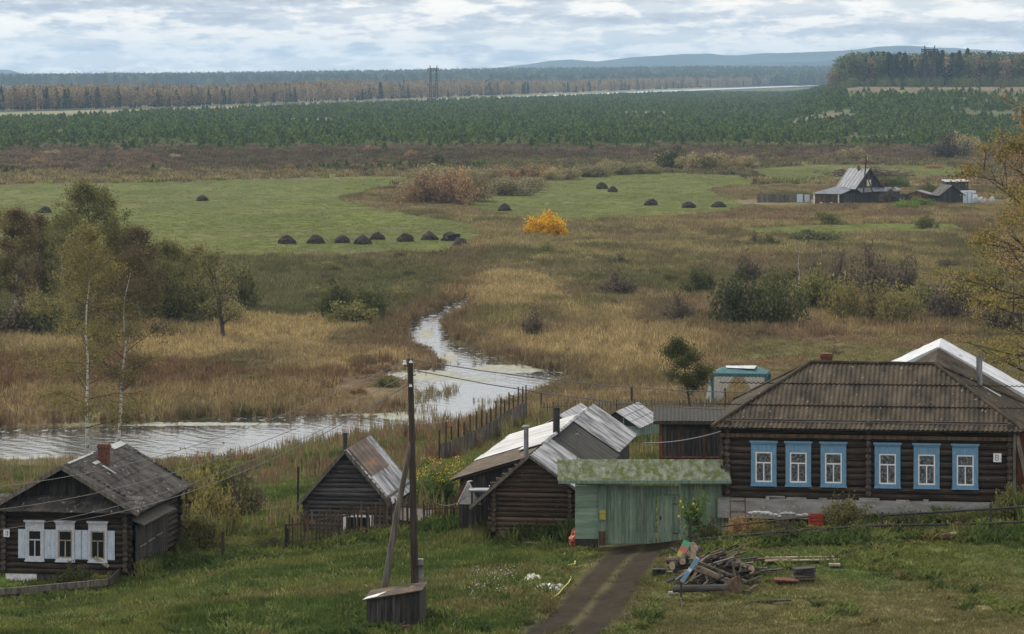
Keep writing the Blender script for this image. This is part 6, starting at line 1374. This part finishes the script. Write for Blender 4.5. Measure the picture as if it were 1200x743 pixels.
# weeds along fences and walls near
lines = [((338,144.6),(478,146.2),.45,.45),((496,146),(589,142.2),.45,.6),((590,138.6),(676,137),.7,.7),((183,140.6),(336,144),.4,.4),((-40,132.6),(150,133.2),.4,.28),((812,129.0),(1205,127.4),.55,.36),((850,131.8),(1180,130.3),.5,.28),((170,137),(206,145),.35,.6),((420,116.5),(500,116.5),.5,.3),((1180,131),(1215,131.5),.8,.9)]
X = []; g = np.random.default_rng(9)
for (pa, da), (pb, db), w_, hh in lines:
    L_ = math.hypot((pb-pa)/F*da, db-da); n = int(L_*34); t = g.random(n); xx = ((pa+(pb-pa)*t)-600)/F*(da+(db-da)*t)+g.normal(0, .1, n); yy = da+(db-da)*t+g.normal(0, w_*1.3, n); X.append(np.stack([xx, yy, np.full(n, hh)], 1))
tx, ty, tg = pts_on(9000, 113, 146, 91, power=1.0); tu = 600+F*tx/ty; tn = fbm(tx*.45, ty*.25, 92)
tk_ = (tn > .54) & (track_d(tx, ty) > 1.2) & ((tu < 690) | (tn > .62)); X.append(np.stack([tx[tk_], ty[tk_], .16+.5*(tn[tk_]-.5)+.1*(tu[tk_] < 650)], 1))
X = np.concatenate(X); X = X[~rectmask(X[:, 0], X[:, 1], houses)]; z = terr(X[:, 0], X[:, 1]); n = fbm(X[:, 0]*.8, X[:, 1]*.8, 60)
c = lerp(np.zeros((len(X), 3))+np.array((.045,.07,.022)), (.10,.12,.04), sst(.4, .6, n)); c = lerp(c, (.13,.11,.05), sst(.66, .78, fbm(X[:, 0]*.6, X[:, 1]*.6, 61))); hs = X[:, 2]*g.uniform(.5, 1.3, len(X))
scatter('fence_weeds', np.stack([X[:, 0], X[:, 1], z-.03], 1), [tuft_mesh(30+s, 18, .075, 1.0, .22, .4, tip=.8) for s in range(4)], np.stack([np.full(len(X), .9), np.full(len(X), .9), hs], 1), c, 'leafy weeds and nettles along the fences and house walls', 'weeds', seed=3)
# 3 marsh grass and sedge
x, y, g = pts_on(112000, 256, 860, 4, umax=.158, power=1.15); z = terr(x, y); u, v = uv(x, y)
n2 = fbm(x*.16, y*.08, 22)
for Pm in (MEAD_L, MEAD_R, MEAD_F, MEAD_G): 
    ins_ = inpoly(u+(n2-.5)*10, v+(n2-.5)*3, Pm); x, y, z, u, v, n2 = [q[~ins_] for q in (x, y, z, u, v, n2)]
bad = river(x, y) | ((y < 262) & (u > 620)) | (v < 213) & (u < 470) | ((u < 340) & (v > 497)) | (inpoly(u, v, [(420,425),(500,428),(540,445),(560,480),(470,492),(400,492),(330,492),(400,448)]) & (np.random.default_rng(1).random(len(x)) < .75)) | ((np.abs(x-(1040-600)/F*755) < 32) & (np.abs(y-765) < 18))
x, y, z, u, v = [q[~bad] for q in (x, y, z, u, v)]; g = np.random.default_rng(44)
c = cover(x, y, z)*g.uniform(.7, 1.4, (len(x), 1)); hgt = .35+1.2*fbm(x*.12, y*.06, 70, 5)
hgt = np.where((u < 480) & (v > 455), .75+.5*g.random(len(x)), hgt); hgt = np.where((u > 400) & (u < 560) & (v > 430), hgt*.45, hgt); hgt *= np.where(v < 262, .75, 1)*np.where((u > 850) & (v > 400), .45, 1)
nb = river(x, y+4)|river(x, y+8)|river(x, y+13)|river(x, y+19); hgt = np.where(nb, hgt*.38, hgt)
wid = 1.0+.35*(y > 450)
scatter('marsh_grass', np.stack([x, y, z-.05], 1), [tuft_mesh(50+s, 24, .07, 1.0, .66, (.35,.6,.9,1.2,.7,.5)[s]) for s in range(6)], np.stack([wid, wid, hgt*g.uniform(.7, 1.25, len(x))], 1), c, 'rank golden and brown marsh grass covering the valley floor', 'grass', seed=5)
# short aftermath on the mown meadows
x, y, g = pts_on(60000, 540, 1080, 46, umax=.158, power=1.2); u, v = uv(x, y); n2 = fbm(x*.16, y*.08, 22); m_ = np.zeros(len(x), bool)
for Pm in (MEAD_L, MEAD_R, MEAD_F, MEAD_G): m_ |= inpoly(u+(n2-.5)*10, v+(n2-.5)*3, Pm)
x, y = x[m_], y[m_]; z = terr(x, y); c = cover(x, y, z)*g.uniform(.72, 1.2, (len(x), 1))*np.array((1.05, 1.08, .95)); rag_ = fbm(x*.03, y*.02, 47); hs = g.uniform(.05, .20, len(x))*(.4+1.2*rag_)
scatter('meadow_grass', np.stack([x, y, z-.02], 1), [tuft_mesh(130+s, 20, .09, 1.0, .9, 1.4) for s in range(3)], np.stack([hs*0+1, hs*0+1, hs], 1), c, 'short green aftermath on the mown hay meadows', 'grass', seed=14)
# 4 reeds at the water's edge
g = np.random.default_rng(12); XX_ = []
P_ = np.array(RIV, float)
for i in range(len(P_)):
    a, b = P_[i], P_[(i+1) % len(P_)]; L_ = np.hypot(*(b-a)); n = int(L_*2.6)+1; t = g.random((n, 1)); q = a+(b-a)*t+g.normal(0, 1, (n, 2))*np.array([7, 3.0]); XX_.append(q)
Q = np.concatenate(XX_); D_ = F*HC/(Q[:, 1]-HZ); xx = (Q[:, 0]-600)/F*D_; ok = (Q[:, 0] > -60) & (D_ > 256) & (~river(xx, D_) | (g.random(len(Q)) < .10)) & (fbm(xx*.25, D_*.1, 77) > .40); ok &= ~((Q[:, 1] > 520) & (g.random(len(Q)) < .6))
xx, D_ = xx[ok], D_[ok]; z = np.maximum(terr(xx, D_)*(~river(xx, D_)), -.1); n = fbm(xx*.3, D_*.3, 78); c = lerp(np.zeros((len(xx), 3))+np.array((.17,.13,.08)), (.08,.055,.038), sst(.42, .6, n)); hs = g.uniform(.5, 1.25, len(xx))*np.where(river(xx, D_+5)|river(xx, D_+10), .36, .85)
scatter('reeds', np.stack([xx, D_, z-.05], 1), [tuft_mesh(80+s, 12, .05, 1.35, .32, .16) for s in range(4)], np.stack([hs*.7, hs*.7, hs], 1), c, 'brown reeds and sedge tussocks lining the river banks', 'reeds', seed=6)
# islets of reed in the shallows
x = g.uniform(-1, 1, 900)*.16; px_ = g.uniform(380, 660, 1100); py_ = g.uniform(425, 488, 1100); D_ = F*HC/(py_-HZ); xx = (px_-600)/F*D_; m_ = river(xx, D_) & (fbm(xx*.22, D_*.10, 88) > .66); xx, D_ = xx[m_], D_[m_]; hs = g.uniform(.25, .7, len(xx))
if len(xx): scatter('reed_islets', np.stack([xx, D_, np.full(len(xx), -.08)], 1), [tuft_mesh(90+s, 14, .06, 1.2, .4, .3) for s in range(3)], np.stack([hs*1.3, hs*1.3, hs], 1), np.tile((.13,.11,.06), (len(xx), 1)), 'clumps of sedge standing in the shallow river water', 'reeds', seed=7)
x, y, g = pts_on(30000, 880, 1480, 33, umax=.158, power=1.3); u, v = uv(x, y); m_ = np.ones(len(x), bool)
for Pm in (MEAD_L, MEAD_R, MEAD_F, MEAD_G): m_ &= ~inpoly(u, v, Pm)
m_ &= g.random(len(x)) < .35+.9*fbm(x*.02, y*.01, 34); x, y = x[m_], y[m_]; z = terr(x, y); c = cover(x, y, z)*g.uniform(.6, 1.5, (len(x), 1)); hs = g.uniform(.5, 1.5, len(x))
scatter('heath_scrub', np.stack([x, y, z-.05], 1), [tuft_mesh(120+s, 26, .16, 1.0, 1.1, .5) for s in range(4)], np.stack([hs*1.3, hs*1.3, hs], 1), c, 'low brown heath scrub between meadow and pine plantation', 'scrub', seed=13)
# ---- young pines
def pine_mesh(seed, mat='pine', tiers=6, per=8, w0=.40):
    g = np.random.default_rng(seed); F_ = []
    for k in range(tiers):
        z0_ = .06+k/tiers*.86; rr = w0*(1-k/tiers)**.75+.02
        for i in range(per):
            a = i*6.283/per+g.uniform(-.35, .35)+k; r_ = rr*g.uniform(.7, 1.2); zt = z0_+.86/tiers*g.uniform(1.4, 2.1); da = 2.6/per
            F_.append([(0, 0, zt), (math.cos(a-da)*r_*.8, math.sin(a-da)*r_*.8, z0_+g.uniform(-.02, .05)), (math.cos(a)*r_*1.1, math.sin(a)*r_*1.1, z0_+.07+g.uniform(-.03, .05))]); F_.append([(0, 0, zt), (math.cos(a)*r_*1.1, math.sin(a)*r_*1.1, z0_+.07), (math.cos(a+da)*r_*.8, math.sin(a+da)*r_*.8, z0_)])
    return mesh_soup(np.array(F_), 3, mat)
PM = [pine_mesh(s) for s in range(5)]
tk = MB().mats; t_ = MB(); t_.tube([(0,0,-.02),(0,0,.5),(0,0,.98)], [.018,.012,.004], 5); t_ = t_.build('trunk', None, mat='bark'); tme = t_.data; bpy.data.objects.remove(t_)
def pine(p, h_, label, grp):
    r = root('pine_tree', p, rs.uniform(0, 6.28), label, 'tree', grp); r.scale = (h_*rs.uniform(.85, 1.15), h_, h_)
    for nm, me in (('trunk', tme), ('crown', rs.choice(PM))): o = bpy.data.objects.new(nm, me); COL.objects.link(o); o.parent = r
n_in = 0
for i in range(70):
    px = rs.choice((rs.uniform(-5, 570), rs.gauss(470, 80), rs.uniform(330, 570))); py = 203.5-(.012*px)+rs.uniform(-1.5, 1.5)
    if px > 575 or px < -8: continue
    pine(G(px, py), rs.uniform(1.2, 2.6), 'small young pine in the thin line on the heath behind the left meadow', 'young pines on the heath'); n_in += 1
for i in range(220):
    px = rs.uniform(-8, 1208); py = 172.5+rs.uniform(-2, 5)*(1 if rs.random() < .8 else 1.6)-.003*px; pine(G(px, py), rs.uniform(1.8, 4.2), 'young pine in the ragged front edge of the plantation', 'front pines of the plantation')
x, y, g = pts_on(63000, 1330, 4300, 14, umax=.158, power=1.35); u, v = uv(x, y); vr = HZ+F*(HC-terr(x, y))/y
keep = (v > top_plant(u)+1.8) | ((u > 975) & (y < 2380)); n3 = fbm(x*.012, y*.006, 23, 5); n5 = fbm(x*.02, y*.012, 91); keep &= (n3 < .66) | (g.random(len(x)) < .15); keep &= n5 > .30+.1*g.random(len(x)); keep &= ~((y < 1400) & (g.random(len(x)) < .5)); keep &= ~((u > 985) & (vr < 105.5) & (g.random(len(x)) < .82)); keep &= ~((u > 978) & (y > 2380)); keep &= ~((u > 990) & (y > 2150) & (g.random(len(x)) < .85))
x, y = x[keep], y[keep]; z = terr(x, y); hs = g.uniform(1.7, 4.3, len(x))*(.85+.4*fbm(x*.01, y*.006, 93))
scatter('pine_plantation', np.stack([x, y, z-.1], 1), PM, np.stack([hs*1.15, hs*1.15, hs], 1), None, 'wide plantation of dark green young pines beyond the marsh', 'pines', seed=8)
# ---- far woods
def broad_mesh(seed, mat, n=130, w_=.2, trunk=True, z0_=.3, pale=True):
    g = np.random.default_rng(seed); k = 16; t = g.random(k); C_ = np.stack([g.normal(0, w_*.45, k)*(1-t*.6), g.normal(0, w_*.45, k)*(1-t*.6), z0_+t*(.9-z0_)], 1); V = leaves(C_, .17, n, .085, seed, 1.1); return mesh_soup(V, 4, mat)
AS = [broad_mesh(s, 'aspen_far', 110, .18) for s in range(5)]; CF = [pine_mesh(70+s, 'conifer_far', 6, 7, .17) for s in range(4)]; MX = [broad_mesh(60+s, 'mixed_wood', 200, .24, z0_=.15) for s in range(4)]
st = MB(); st.tube([(0,0,0),(.005,0,.45),(0,0,.85)], [.008,.006,.003], 3); st = st.build('x', None, mat='birch_bark'); STM = st.data; bpy.data.objects.remove(st)
def fbase(u): return np.interp(u, [-100, 0, 200, 500, 700, 975], [133, 132, 127, 116, 108.5, 98])
g = np.random.default_rng(21); n = 15000; px = g.uniform(-60, 985, n); vb = fbase(px)-g.random(n)**1.5*np.interp(px, [0, 500, 975], [11, 7, 2.6])-.2; D_ = F*HC/(vb-HZ); xx = (px-600)/F*D_; hs = g.uniform(9.5, 17, n)*(.7+.6*fbm(xx*.01, D_*.004, 15))*np.interp(px, [-60, 500, 620, 985], [1.0, 1.0, .95, 1.0])
zz = terr(xx, D_); scatter('birch_wood', np.stack([xx, D_, zz], 1), AS+AS[:3]+[STM, STM, CF[0]], np.stack([hs, hs, hs], 1), None, 'hazy autumn birch wood stretching across the far plain', 'woods', seed=9)
n = 9000; D_ = g.uniform(6300, 9600, n); xx = g.uniform(-.165, .165, n)*D_; hs = g.uniform(16, 24, n); scatter('conifer_forest', np.stack([xx, D_, terr(xx, D_)-1], 1), CF+MX[:1], np.stack([hs*2.2, hs*2.2, hs], 1), None, 'dark blue conifer forest along the horizon', 'woods', seed=10)
# right-hand forest: trees one can tell apart
FR = []
tb = MB(); tb.tube([(0,0,-.02),(0,0,.45),(.01,0,.9)], [.014,.011,.004], 5); tb = tb.build('x', None, mat='bark'); tbm = tb.data; bpy.data.objects.remove(tb)
BG = {'green': [broad_mesh(200+s, 'mixed_wood', 700, .25, z0_=.12) for s in range(4)], 'dark': [pine_mesh(210+s, 'conifer_far', 12, 10, .20) for s in range(3)], 'yellow': [broad_mesh(220+s, 'aspen_far', 500, .25, z0_=.15) for s in range(3)]}
LB = {'green': 'leafy olive-green tree in the front of the forest on the right', 'dark': 'dark spruce in the front of the forest on the right', 'yellow': 'yellowing tree in the front of the forest on the right'}
for i in range(190):
    t = i/190; px = 977+t*240+rs.uniform(-3, 3); D_ = 2480+rs.choice((0, 25, 55, 85))+rs.uniform(-10, 10); k = rs.choice(('green', 'green', 'green', 'dark', 'dark', 'yellow')) if px > 985 else rs.choice(('yellow', 'green'))
    p = P(px, D_); h_ = rs.uniform(17.5, 24)*(1 if px > 990 else .85)*(1.15 if k == 'dark' else 1); r = root('forest_tree', p, rs.uniform(0, 6), LB[k], 'tree', k+' trees of the right forest'); r.scale = (h_, h_, h_)
    for nm, me in (('trunk', tbm), ('crown', rs.choice(BG[k]))): o = bpy.data.objects.new(nm, me); COL.objects.link(o); o.parent = r
n = 2600; D_ = g.uniform(2570, 3300, n); xx = (g.uniform(985, 1290, n)-600)/F*D_; hs = g.uniform(18, 24.5, n); scatter('forest_interior', np.stack([xx, D_, terr(xx, D_)], 1), BG['green']+BG['dark'], np.stack([hs, hs, hs], 1), None, 'deep green mass of forest behind the front trees on the right', 'woods', seed=11)
for k, (px, h_) in enumerate(((1134, 29), (1105, 26.5), (1160, 27))):
    r = root('forest_tree', P(px, 2530), 0, ('tallest', 'leftmost', 'rightmost')[k]+' of three conifers standing above the right forest', 'tree', 'tall conifers of the right forest'); r.scale = (h_, h_, h_)
    for nm, me in (('trunk', tbm), ('crown', BG['dark'][k])): o = bpy.data.objects.new(nm, me); COL.objects.link(o); o.parent = r
g = np.random.default_rng(31); n = 260; px = g.uniform(985, 1200, n); D_ = g.uniform(2380, 2470, n); xx = (px-600)/F*D_; hs = g.uniform(3, 8, n); scatter('forest_edge_scrub', np.stack([xx, D_, terr(xx, D_)], 1), [broad_mesh(230, 'mixed_wood', 120, .45, z0_=.1), broad_mesh(231, 'mixed_wood', 120, .45, z0_=.1)], np.stack([hs*1.2, hs*1.2, hs], 1), None, 'pale green scrub along the foot of the right forest', 'scrub', seed=12)
# far lake strip and mountains
lk = [(486,118.2),(560,114.6),(700,109.2),(830,104.0),(975,98.6),(990,98.0),(990,99.4),(975,100.0),(830,105.6),(700,110.9),(560,116.4),(500,119.3)]
mb = MB().mat('white_lake') if False else MB(); V = []
for px, py in lk: q = at(px, py, F*(HC-1.0)/(py-HZ)); V.append((q.x, q.y, 1.0))
mb.add(V, [tuple(range(len(V)))]); 
m_ = MT('lake_water', .25, .8); m_.base((.25,.28,.31)); bm_ = m_.noise(m_.coord('Object', (.05,.02,1)), 1, 4); m_.bump(bm_, .2, .3)
o = mb.build('lake_water', None, mat='lake_water'); o['kind'] = 'structure'
def range_(name, prof, D0, D1, seed, fade=.25):
    pu = np.linspace(prof[0][0], prof[-1][0], 260); hp_ = np.interp(pu, [p[0] for p in prof], [p[1] for p in prof]); k = 24; t = np.linspace(0, 1, k)
    U_, T_ = np.meshgrid(pu, t); Dm = D0+(D1-D0)*T_; Xm = (U_-600)/F*Dm*1.0; crest = HC+(HZ-np.interp(U_, pu, hp_))/F*(D0*.4+D1*.6)
    shape = np.sin(np.pi*np.clip(T_*.85, 0, 1))**.9; rough = (fbm(U_*.03, T_*4, seed, 5)-.5); Zm = -8+(crest+8)*shape*(1+rough*.10*(1-np.abs(T_-.6)))
    return struct(grid_mesh(name, Xm, Dm, Zm, 'mountain'))
range_('mountains', [(515,86),(545,83),(575,80),(620,75),(645,71),(670,70),(700,72),(740,67),(770,66),(800,64),(830,63.5),(850,65),(890,63),(930,61.5),(970,61),(1000,57.5),(1030,55),(1060,54),(1090,55.5),(1120,56),(1160,59),(1210,62),(1260,70),(1330,84)], 14500, 17500, 3)
range_('mountains', [(780,84),(850,76),(900,73),(960,72),(1000,66),(1040,64),(1090,66),(1140,66),(1200,72),(1260,84)], 12800, 14600, 8)
range_('mountains', [(-80,92),(-30,86),(0,81.5),(12,82),(30,88),(42,93)], 14500, 17500, 4)
range_('mountains', [(108,93),(122,87),(135,84),(146,86),(160,93)], 14500, 17500, 5)
# ---- the air
mb = MB(); mb.box(-6200, 6200, -60, 19000, -8.5, 158); hz_ = mb.build('haze', None, mat='ground'); hz_.data.materials.clear()
m_ = bpy.data.materials.new('haze_air'); m_.use_nodes = True; t_ = m_.node_tree; t_.nodes.clear(); o_ = t_.nodes.new('ShaderNodeOutputMaterial'); pv_ = t_.nodes.new('ShaderNodeVolumePrincipled')
pv_.inputs['Color'].default_value = (.50,.73,1.0,1); pv_.inputs['Density'].default_value = 5.6e-5; pv_.inputs['Anisotropy'].default_value = .2; t_.links.new(pv_.outputs[0], o_.inputs['Volume']); hz_.data.materials.append(m_); hz_['kind'] = 'stuff'
hz_['label'] = 'thin pale blue haze over the whole valley'
